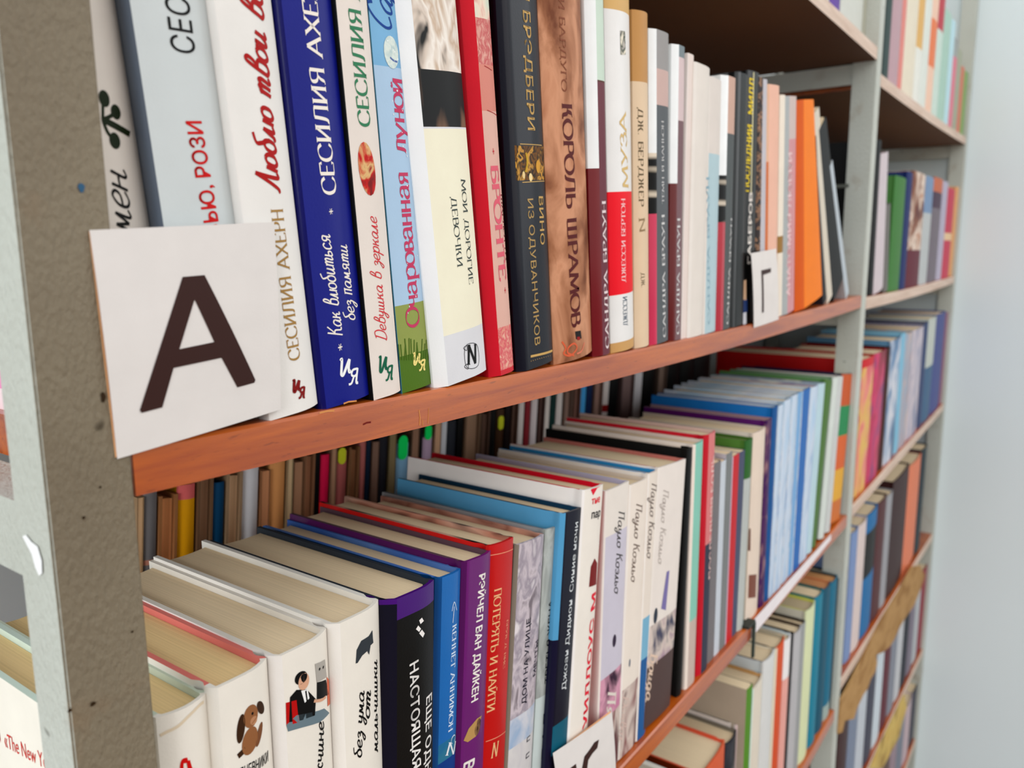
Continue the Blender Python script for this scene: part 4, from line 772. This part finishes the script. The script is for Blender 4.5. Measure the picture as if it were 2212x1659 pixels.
# ------------------------------------------------------------------ back row of the shelf below: mostly fore-edges, some spines, leaning to the right
ORD = 'first second third fourth fifth sixth seventh eighth ninth tenth eleventh twelfth thirteenth fourteenth fifteenth sixteenth seventeenth eighteenth nineteenth twentieth'.split()
def nth(i): return ORD[i] if i < 20 else ('twenty-' if i < 29 else 'thirty-' if i < 39 else 'forty-')+ORD[(i-20) % 10] if i not in (29, 39, 49) else {29: 'thirtieth', 39: 'fortieth', 49: 'fiftieth'}[i]
BK = [  # (px left, px right, py, what faces out, colour, words)
 (296, 312, 1090, 'f', (170, 140, 108), 'tan page edges'), (314, 343, 1090, 's', (92, 90, 92), 'dark grey spine with a pinkish band'), (344, 385, 1090, 'f', (150, 104, 70), 'brown page edges'), (388, 426, 1090, 's', (238, 170, 40), 'yellow spine with a pink head'),
 (427, 461, 1090, 'f', (110, 84, 66), 'dark brown page edges'), (463, 487, 1090, 's', (30, 58, 84), 'navy spine'), (489, 524, 1090, 'f', (176, 146, 116), 'pale tan page edges'), (527, 562, 1090, 's', (222, 222, 226), 'white spine'),
 (563, 583, 1085, 'f', (140, 98, 70), 'brown page edges'), (585, 619, 1085, 's', (226, 158, 100), 'apricot spine'), (620, 633, 1052, 'f', (214, 184, 144), 'cream page edges'), (634, 655, 1052, 'f', (120, 90, 70), 'brown page edges'),
 (656, 680, 1052, 'f', (128, 92, 70), 'reddish brown page edges'), (681, 692, 1052, 's', (26, 26, 24), 'black spine'), (693, 713, 1052, 's', (206, 40, 76), 'crimson spine'), (714, 726, 1050, 'f', (126, 98, 78), 'brown page edges'), (727, 752, 1040, 's', (140, 78, 76), 'maroon spine with yellow sticker'),
 (753, 776, 1040, 'f', (122, 88, 64), 'brown page edges'), (777, 790, 1040, 's', (144, 84, 80), 'dusty rose spine'), (791, 801, 1020, 's', (34, 40, 52), 'dark navy spine'), (802, 818, 1020, 'f', (92, 72, 62), 'dark brown page edges'), (819, 838, 1020, 's', (40, 40, 44), 'black spine'),
 (839, 855, 1010, 'f', (96, 84, 62), 'olive brown page edges'), (857, 887, 1000, 's', (128, 172, 204), 'light blue spine under a green sticker'), (888, 904, 1000, 'f', (104, 80, 66), 'brown page edges'), (905, 915, 960, 's', (24, 24, 26), 'black spine'), (916, 938, 950, 's', (150, 130, 150), 'mauve spine under a green sticker'),
 (939, 953, 950, 'f', (140, 112, 90), 'tan page edges'), (955, 968, 940, 's', (222, 224, 230), 'thin white spine'), (969, 989, 940, 's', (44, 46, 50), 'charcoal spine'), (990, 1003, 940, 's', (26, 26, 28), 'black spine'), (1004, 1038, 935, 'f', (112, 90, 74), 'wide brown page edges'),
 (1039, 1058, 935, 'f', (84, 66, 58), 'dark brown page edges'), (1059, 1074, 930, 's', (30, 28, 28), 'black spine'), (1075, 1092, 920, 's', (60, 44, 36), 'dark brown spine under a lime sticker'), (1093, 1106, 910, 's', (36, 32, 32), 'black spine'), (1107, 1120, 900, 'f', (92, 72, 62), 'brown page edges'),
 (1122, 1135, 898, 's', (206, 198, 194), 'white spine'), (1137, 1148, 898, 's', (110, 40, 46), 'dark red spine'), (1150, 1164, 898, 's', (222, 212, 214), 'white spine'), (1165, 1177, 898, 'f', (84, 66, 62), 'dark brown page edges'), (1178, 1190, 898, 's', (210, 202, 196), 'white spine'), (1191, 1203, 898, 's', (22, 48, 46), 'dark green spine'),
 (1204, 1217, 895, 's', (210, 202, 198), 'white spine'), (1218, 1236, 890, 'f', (104, 86, 78), 'brown page edges'), (1238, 1253, 890, 'f', (96, 72, 64), 'reddish brown page edges'), (1254, 1268, 885, 's', (66, 136, 186), 'bright blue spine'), (1269, 1281, 885, 's', (22, 40, 66), 'navy spine'), (1282, 1301, 880, 'f', (110, 88, 80), 'brown page edges'),
 (1302, 1318, 880, 's', (206, 198, 194), 'white spine with a red mark'), (1319, 1340, 875, 's', (22, 22, 24), 'black spine'), (1341, 1368, 870, 'f', (92, 76, 74), 'dark brown page edges'), (1370, 1392, 860, 's', (196, 194, 196), 'grey-white spine'), (1393, 1420, 850, 's', (24, 24, 26), 'black spine'), (1421, 1440, 830, 'f', (90, 76, 68), 'brown page edges'),
 (1441, 1475, 825, 's', (22, 20, 22), 'black spine'), (1476, 1505, 815, 's', (30, 26, 26), 'dark brown spine'), (1506, 1540, 805, 's', (28, 24, 24), 'black spine')]
YB = 200; LB_ = 6.0
for i, (a, b, py, kd, c, words) in enumerate(BK):
    q0, q1 = at(a, py, YB), at(b, py, YB); z0 = zl(q0.x); tl = math.tan(math.radians(LB_)); x0 = q0.x-(q0.z-z0)*tl; x1 = q1.x-(q1.z-z0)*tl; T = (x1-x0)*math.cos(math.radians(LB_))-.3
    H = 214+4*math.sin(i*2.1)-(8 if 'sticker' in words else 0)
    lab = f'{words} in the back row, {nth(i)} from the near post'
    g = 'books in the back row of the shelf below the letter A'
    name = 'hardcover_book' if T > 9 else 'paperback_book'
    gain = min(1.55 if kd == 'f' else 1.3, 228/max(c)); c = tuple(int(v*gain) for v in c)
    if kd == 'f':
        pgm = pages(*c); cv = cl(int(c[0]*.7), int(c[1]*.7), int(c[2]*.7))
        make_book(name, lab, g, x1-.2, T, z0, H, D=125, y0=YB+125, lean=-LB_, hard=T > 9, spine=cv, left=cv, pg=pgm, rot_z=math.pi)
    else:
        m = cl(*c); zs = []
        if 'pinkish' in words: zs = [(172, 175, cl(196, 136, 118))]
        if 'pink head' in words: zs = [(205, 230, cl(226, 110, 110)), (120, 158, art([(206, 110, 40), (236, 170, 60), (60, 36, 20)], (50, 50, 30), 2))]
        if 'red mark' in words: zs = [(172, 180, cl(150, 30, 36))]
        r = make_book(name, lab, g, x0, T, z0, H, D=125, y0=YB, lean=LB_, hard=True, spine=m, left=cl(int(c[0]*.8), int(c[1]*.8), int(c[2]*.8)), bulge=min(5, T*.18), zones=zs)
        if 'sticker' in words:
            sc = (40, 240, 110) if 'green' in words else (214, 220, 60)
            py0, py1 = {'yellow': (965, 1000), 'light': (940, 992), 'mauve': (916, 948), 'dark': (896, 926)}['yellow' if 'yellow' in words else 'light' if 'light' in words else 'mauve' if 'mauve' in words else 'dark']
            px = (a+b)/2+(4 if 'mauve' not in words else 2)*(0 if 'light' in words else 1); zt0 = at(px, py0, YB).z-z0; zt1 = at(px, py1, YB).z-z0
            w = T*.32; cu = T*.42; V = []; n = 12
            out = [(cu+w*math.cos(t), (zt0-w if math.sin(t) > 0 else zt1+w)+w*math.sin(t)) for t in [2*math.pi*k/24 for k in range(24)]]
            V = [(u, -.35, v) for u, v in out]+[(u, .6, v) for u, v in out]
            st = link('round_ended_sticker', mesh_from('round_ended_sticker', V, [tuple(range(24))]+[(k, 24+k, 24+(k+1) % 24, (k+1) % 24) for k in range(24)], [ink(*sc, .8)]), r)
            st['label'] = 'fluorescent paper sticker'

# ------------------------------------------------------------------ third shelf of the near bay
T3 = Row(z3, 'books on the lowest shelf in view of the near bay', 4, True)
plain(T3, 'blue-covered book at the bottom edge under the near shelf', 470, 508, -432, 0, cl(70, 84, 140), cl(140, 150, 180), hard=True)
plain(T3, 'white book with a dark lower edge, lowest in the picture', 510, 566, -434, 0, cl(206, 200, 190), cl(60, 56, 52), cl(230, 226, 218), pg=pages(206, 196, 178))
plain(T3, 'orange-red novel on the lowest shelf left of a dark grey one', 592, 650, -446, 0, cl(206, 96, 66), cl(140, 60, 36), cl(214, 90, 66), ch=10, dy=6)
plain(T3, 'dark grey novel with a cream head on the lowest shelf', 651, 680, -452, 0, art([(70, 72, 78), (50, 52, 58), (110, 108, 106)], (60, 60, 40)), cl(60, 58, 56), cl(120, 112, 100))
plain(T3, 'pinkish white novel left of the green spine on the lowest shelf', 681, 704, -448, 0, cl(222, 198, 196), cl(210, 196, 186), cl(50, 46, 44))
plain(T3, 'tall taupe book with a bright green spine', 706, 722, -420, 0, cl(84, 134, 44), cl(168, 152, 134), cl(120, 108, 92), D=170, name='paperback_book', hard=False, y=-4)
plain(T3, 'cream novel right of the green spine on the lowest shelf', 723, 752, -428, 0, cl(216, 206, 190), cl(206, 226, 216), cl(206, 160, 104), ch=4, dy=3)
plain(T3, 'grey-white novel with a dark blue head on the lowest shelf', 752.3, 790, -416, 0, cl(206, 206, 204), cl(196, 202, 204), cl(54, 48, 66), D=150)
plain(T3, 'vermilion-spined cream book on the lowest shelf', 790.3, 822, -416, 0, cl(206, 80, 42), cl(212, 200, 178), cl(170, 160, 140), ch=10, dy=4)
plain(T3, 'white and pink novel right of the vermilion spine', 822.3, 846, -423, 0, cl(226, 222, 222), cl(206, 216, 220), zpx=[((1697, 1466), (1690, 1700), cl(220, 160, 150))])
plain(T3, 'thin black book on the lowest shelf', 846.3, 858, -424, 0, cl(44, 42, 44), cl(40, 38, 40))
plain(T3, 'silver grey novel on the lowest shelf', 858.3, 888, -430, 0, cl(176, 174, 176), cl(120, 110, 104), cl(70, 58, 52))
plain(T3, 'dark-headed grey novel next to the lime one', 888.3, 905, -430, 0, cl(150, 152, 152), cl(130, 130, 132), cl(60, 52, 48))
plain(T3, 'pale lime novel on the lowest shelf', 905.3, 944, -421, 0, cl(206, 212, 170), cl(190, 184, 168), cl(196, 196, 90), pg=pages(190, 172, 140))
plain(T3, 'bright teal novel, left of three teal ones', 944.3, 980, -419, 0, cl(20, 122, 146), cl(24, 110, 110), cl(20, 92, 92))
plain(T3, 'dark teal novel, middle of three teal ones', 980.3, 1016, -422, 0, cl(10, 84, 104), cl(14, 72, 92), cl(196, 130, 90), pg=pages(200, 140, 96))
plain(T3, 'blue teal novel, right of three teal ones', 1016.3, 1050, -426, 0, cl(38, 104, 130), cl(20, 74, 96), cl(60, 70, 72), pg=pages(206, 150, 100), zpx=[((1780, 1530), (1780, 1580), cl(150, 166, 160))])
plain(T3, 'slate grey novel against the middle post on the lowest shelf', 1050.3, 1078, -432, 0, cl(70, 78, 82), cl(56, 64, 70))
for i in range(9):
    c = [(70, 44, 36), (40, 34, 32), (96, 60, 44), (52, 42, 40), (84, 52, 40), (46, 36, 34), (60, 60, 66), (90, 62, 48), (38, 32, 32)][i]
    make_book('hardcover_book', f'dark brown book at the back of the lowest shelf, {nth(i)} from the left', 'books in the back row of the lowest shelf', 640+i*48, 46, z3(0), 205+6*math.sin(i*1.7), D=125, y0=205, spine=cl(*c), bulge=4)

# ------------------------------------------------------------------ back row behind the letter A shelf, above, and at the far left
for i in range(7):
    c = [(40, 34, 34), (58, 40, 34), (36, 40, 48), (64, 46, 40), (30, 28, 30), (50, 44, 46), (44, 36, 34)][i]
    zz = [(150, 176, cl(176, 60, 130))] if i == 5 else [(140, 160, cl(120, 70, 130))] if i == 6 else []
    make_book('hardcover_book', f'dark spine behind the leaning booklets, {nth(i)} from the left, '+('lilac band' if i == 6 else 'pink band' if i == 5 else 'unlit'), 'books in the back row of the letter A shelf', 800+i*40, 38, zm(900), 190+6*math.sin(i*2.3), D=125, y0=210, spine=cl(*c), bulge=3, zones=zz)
UPPER = Row(zu, 'books standing on the highest near shelf', 14)
for lb, a, b, zt, c in (('white book on the highest near shelf, left of the purple one', 770, 860, 450, (206, 206, 200)), ('purple book on the highest near shelf', 862, 900, 440, (98, 70, 150)), ('pale grey book on the highest near shelf', 902, 1000, 455, (196, 198, 190)), ('beige-grey book beside the middle post on the highest near shelf', 1002, 1070, 450, (176, 176, 160))):
    plain(UPPER, lb, a, b, zt, 0, cl(*c), cl(*c))

# ------------------------------------------------------------------ the far bay
def run(row, items, lean=0):
    for it in items:
        lb, a, b, zt, c = it[:5]; k = dict(it[5]) if len(it) > 5 else {}
        sp = c if not isinstance(c, tuple) else cl(*c)
        lf = k.pop('lf', None); lf = cl(*lf) if lf else sp
        plain(row, lb, a, b-.4, zt, k.pop('lean', lean), sp, lf, **k)
FU = Row(zu2, 'children\'s books on the highest far shelf', 6)
Z = lambda *v: dict(zones_mm=v)
run(FU, [('dark slate book next to the middle post on the highest far shelf', 1117, 1152, 480, (58, 72, 70)), ('mauve book with a pale head on the highest far shelf', 1152, 1215, 485, (176, 146, 152)), ('rose red thin book on the highest far shelf', 1215, 1240, 470, (206, 130, 122)),
         ('cream wide book on the highest far shelf', 1240, 1330, 500, (214, 204, 184)), ('white book with an ochre head on the highest far shelf', 1330, 1380, 505, (214, 214, 206), dict(zpx=[((1984, -200), (1980, 100), cl(206, 164, 100))])), ('pale sage book on the highest far shelf', 1380, 1440, 500, (206, 210, 202)),
         ('peach book on the highest far shelf', 1440, 1500, 480, (222, 186, 164), dict(zpx=[((2008, 30), (2006, 140), cl(214, 120, 80))])), ('crimson-headed book on the highest far shelf', 1500, 1560, 420, (190, 206, 196), dict(zpx=[((2022, -200), (2022, 56), cl(176, 66, 76))])), ('aqua green book on the highest far shelf', 1560, 1640, 400, (160, 190, 176)),
         ('light blue book on the highest far shelf', 1640, 1690, 400, (176, 206, 214)), ('pink-footed grey book on the highest far shelf', 1690, 1740, 380, (206, 120, 136), dict(zpx=[((2062, -50), (2056, 116), cl(150, 154, 152))])), ('sage and grey book on the highest far shelf', 1740, 1800, 370, (156, 160, 140)),
         ('brick red book on the highest far shelf', 1800, 1850, 350, (196, 120, 100)), ('moss green book on the highest far shelf', 1850, 1910, 350, (130, 160, 100)), ('olive green book against the wall on the highest far shelf', 1910, 1956, 345, (146, 160, 104))])
FM_ = Row(zm2, 'books on the far shelf level with the letter A', 5)
run(FM_, [('black book leaning by the middle post on the far shelf', 1118, 1150, 138, (28, 32, 32), dict(lean=-3)), ('white-edged mauve book leaning by the middle post', 1152, 1215, 122, (196, 184, 188), dict(lean=-8, lf=(150, 120, 128))), ('grey booklet leaning on the green book', 1217, 1245, 60, (110, 108, 104), dict(lean=-10)),
          ('bright green book on the far shelf', 1246, 1330, 104, (66, 116, 58), dict(lf=(80, 130, 70))), ('navy blue book on the far shelf', 1331, 1380, 116, (34, 50, 96)), ('book with a tan fox picture on the far shelf', 1381, 1500, 121, art([(170, 110, 76), (214, 196, 180), (130, 80, 56), (90, 44, 40)], (22, 22, 22), 2), dict(zpx=[((1980, 540), (1980, 640), cl(96, 30, 52))])),
          ('pale grey-green book with a blue head on the far shelf', 1501, 1585, 122, (176, 180, 180), dict(zpx=[((2005, 380), (2002, 460), cl(116, 140, 170))])), ('violet-grey book with an orange head on the far shelf', 1586, 1690, 126, (112, 104, 112), dict(zpx=[((2028, 384), (2026, 415), cl(186, 104, 74)), ((2026, 415), (2024, 450), cl(76, 60, 76))])),
          ('lilac white book on the far shelf', 1691, 1760, 126, (172, 166, 184)), ('raspberry red book on the far shelf', 1761, 1860, 118, (190, 64, 86), dict(zpx=[((2060, 505), (2058, 520), cl(222, 190, 150))])), ('apricot book beside the wall on the far shelf', 1861, 1950, 126, (214, 160, 110))])
FL_ = Row(zl2, 'picture books on the far shelf below', 5)
run(FL_, [('red, pink and yellow picture book by the middle post', 1116, 1190, -146, art([(206, 110, 96), (214, 176, 90), (220, 130, 120), (196, 60, 80)], (24, 24, 14), 2), dict(lf=(176, 22, 30), D=210, zpx=[((1870, 740), (1868, 795), cl(196, 40, 48))])), ('purple and crimson picture book', 1191, 1270, -146, art([(110, 66, 110), (196, 60, 100), (120, 40, 50)], (24, 24, 14), 2), dict(lf=(140, 40, 40))),
          ('dark brown narrow book after the purple and crimson one', 1271, 1300, -146, (70, 46, 44)), ('steel blue picture book with white patches', 1301, 1385, -138, art([(110, 146, 180), (206, 206, 212), (96, 130, 166), (80, 96, 120)], (26, 26, 12), 2), dict(lf=(90, 130, 160))), ('sky blue narrow picture book on the far shelf', 1386, 1420, -134, (126, 176, 200)),
          ('pinkish grey picture book on the far shelf', 1421, 1490, -138, art([(176, 150, 150), (150, 160, 176), (206, 170, 150)], (26, 26, 12), 2)), ('lavender grey picture book on the far shelf', 1491, 1600, -138, art([(150, 150, 170), (196, 184, 190), (110, 120, 150)], (26, 26, 12), 2)), ('dark blue narrow book on the far shelf', 1601, 1650, -134, (60, 72, 106)),
          ('pale sage picture book with a blue foot', 1651, 1745, -130, (184, 190, 182), dict(zpx=[((2010, 790), (2005, 1000), cl(70, 100, 130))])), ('indigo picture book near the wall', 1746, 1870, -128, (76, 84, 136)), ('plum and rose picture book touching the wall post', 1871, 1952, -132, (140, 96, 116), dict(zpx=[((2040, 860), (2030, 960), cl(170, 80, 96))]))])
F3 = Row(z32, 'books on the far shelf edged with cardboard', 6)
run(F3, [('blue and white thin book by the middle post, far lower shelf', 1118, 1160, -390, (120, 140, 180)), ('white and pink narrow book on the cardboard-edged shelf', 1161, 1215, -392, (206, 190, 186)), ('cerulean book with a black head on the cardboard-edged shelf', 1216, 1290, -392, (14, 104, 156), dict(zpx=[((1878, 1150), (1876, 1242), cl(24, 32, 34))])),
          ('maroon wide book on the cardboard-edged shelf', 1291, 1360, -394, (84, 50, 52), dict(lf=(64, 42, 40))), ('silver-grey narrow book on the cardboard-edged shelf', 1361, 1410, -400, (150, 150, 154)), ('dark brown wide book on the cardboard-edged shelf', 1411, 1560, -388, (62, 44, 44)), ('salmon orange book on the cardboard-edged shelf', 1561, 1690, -396, (214, 124, 92), dict(lf=(120, 60, 54))), ('slate black book on the cardboard-edged shelf', 1691, 1760, -392, (44, 54, 60))])
F4 = Row(z42, 'books on the lowest far shelf', 5)
run(F4, [(f'{w} book on the lowest far shelf', 1120+i*66, 1184+i*66, -668-i*2.6, c) for i, (w, c) in enumerate((('dark brown', (70, 50, 50)), ('blue-grey', (120, 130, 150)), ('pale silver', (186, 192, 200)), ('charcoal', (70, 70, 84)), ('white-blue', (196, 206, 214)), ('wine red', (96, 44, 54)), ('steel grey', (130, 134, 146)), ('light grey', (190, 192, 196)), ('black', (44, 46, 56)), ('violet-grey', (124, 116, 130)), ('silver', (176, 180, 184)), ('crimson', (140, 50, 62))))])
F5 = Row(lambda x: -1150, 'books on the shelf nearest the floor', 5)
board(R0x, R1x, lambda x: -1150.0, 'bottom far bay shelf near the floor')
run(F5, [(f'{w} book nearest the floor in the far bay', 1120+i*80, 1198+i*80, -960-i*3, c) for i, (w, c) in enumerate((('slate', (80, 86, 100)), ('grey', (150, 150, 160)), ('dark red', (90, 50, 60)), ('lilac', (160, 150, 170)), ('white', (196, 196, 200)), ('brown', (96, 76, 70)), ('mauve', (150, 130, 140)), ('steel', (120, 126, 140)), ('pale pink', (190, 170, 176)), ('graphite', (70, 70, 80))))])

# ------------------------------------------------------------------ torn cardboard, paper strip and clip on shelf edges
def sheet(name, label, cat, px, y, th, mat):
    P = [at(a, b, y) for a, b in px]; o = P[0].copy(); m = len(P)
    V = [tuple(p-o) for p in P]+[(p.x-o.x, p.y-o.y-th, p.z-o.z) for p in P]
    me = mesh_from(name, V, [tuple(range(m)), tuple(range(m, 2*m))[::-1]]+[(i, (i+1) % m, m+(i+1) % m, m+i) for i in range(m)], [mat])
    bm = bmesh.new(); bm.from_mesh(me); bmesh.ops.triangulate(bm, faces=[f for f in bm.faces if len(f.verts) > 4]); bmesh.ops.recalc_face_normals(bm, faces=bm.faces); bm.to_mesh(me); bm.free()
    ob = link(name, me); ob.location = o*MM; return tag(ob, label, cat)
CB = art([(158, 122, 80), (176, 140, 96), (146, 110, 72)], (12, 12, 30), 4, .8)
sheet('torn_cardboard_strip', 'torn brown cardboard strip hanging from a far shelf edge', 'cardboard', [(1814, 1508), (1860, 1420), (1901, 1340), (1940, 1276), (1966, 1224), (1985, 1222), (1996, 1242), (1988, 1268), (1972, 1308), (1956, 1330), (1942, 1352), (1930, 1380), (1921, 1394), (1905, 1408), (1890, 1414), (1892, 1432), (1888, 1450), (1878, 1466), (1872, 1486), (1862, 1500), (1849, 1528), (1842, 1552), (1822, 1556), (1817, 1580), (1808, 1584)], -.4, 2.2, CB)
sheet('yellowed_card_strip', 'yellowed card strip wrapped along the lowest far shelf edge', 'card strip', [(1878, 1659), (1900, 1606), (1930, 1545), (1952, 1500), (1958, 1528), (1948, 1560), (1942, 1590), (1926, 1620), (1905, 1659)], -.4, 1.2, art([(196, 160, 90), (206, 180, 110), (150, 120, 76)], (14, 14, 14), 3, .8))
sheet('paper_edge_strip', 'white paper strip taped along the shelf edge below the letter A', 'paper strip', [(1622, 1346), (1700, 1258), (1795, 1154), (1794, 1166), (1704, 1278), (1632, 1366)], -.2, .4, cl(226, 218, 220, .5, .1))
cl_ = empty('metal_clip', at(1622, 1350, 0)); tag(cl_, 'small dark metal clip hooked on the shelf edge beside the paper strip', 'clip')
v, f = box_data(-13, 6, -2.5, 10, 1, 3.5); link('hook', mesh_from('hook', v, f, [cl(60, 62, 58, .4)]), cl_)
v, f = box_data(2, 6, -3, -.8, -34, 1.2); link('tongue', mesh_from('tongue', v, f, [cl(60, 66, 60, .4)]), cl_)
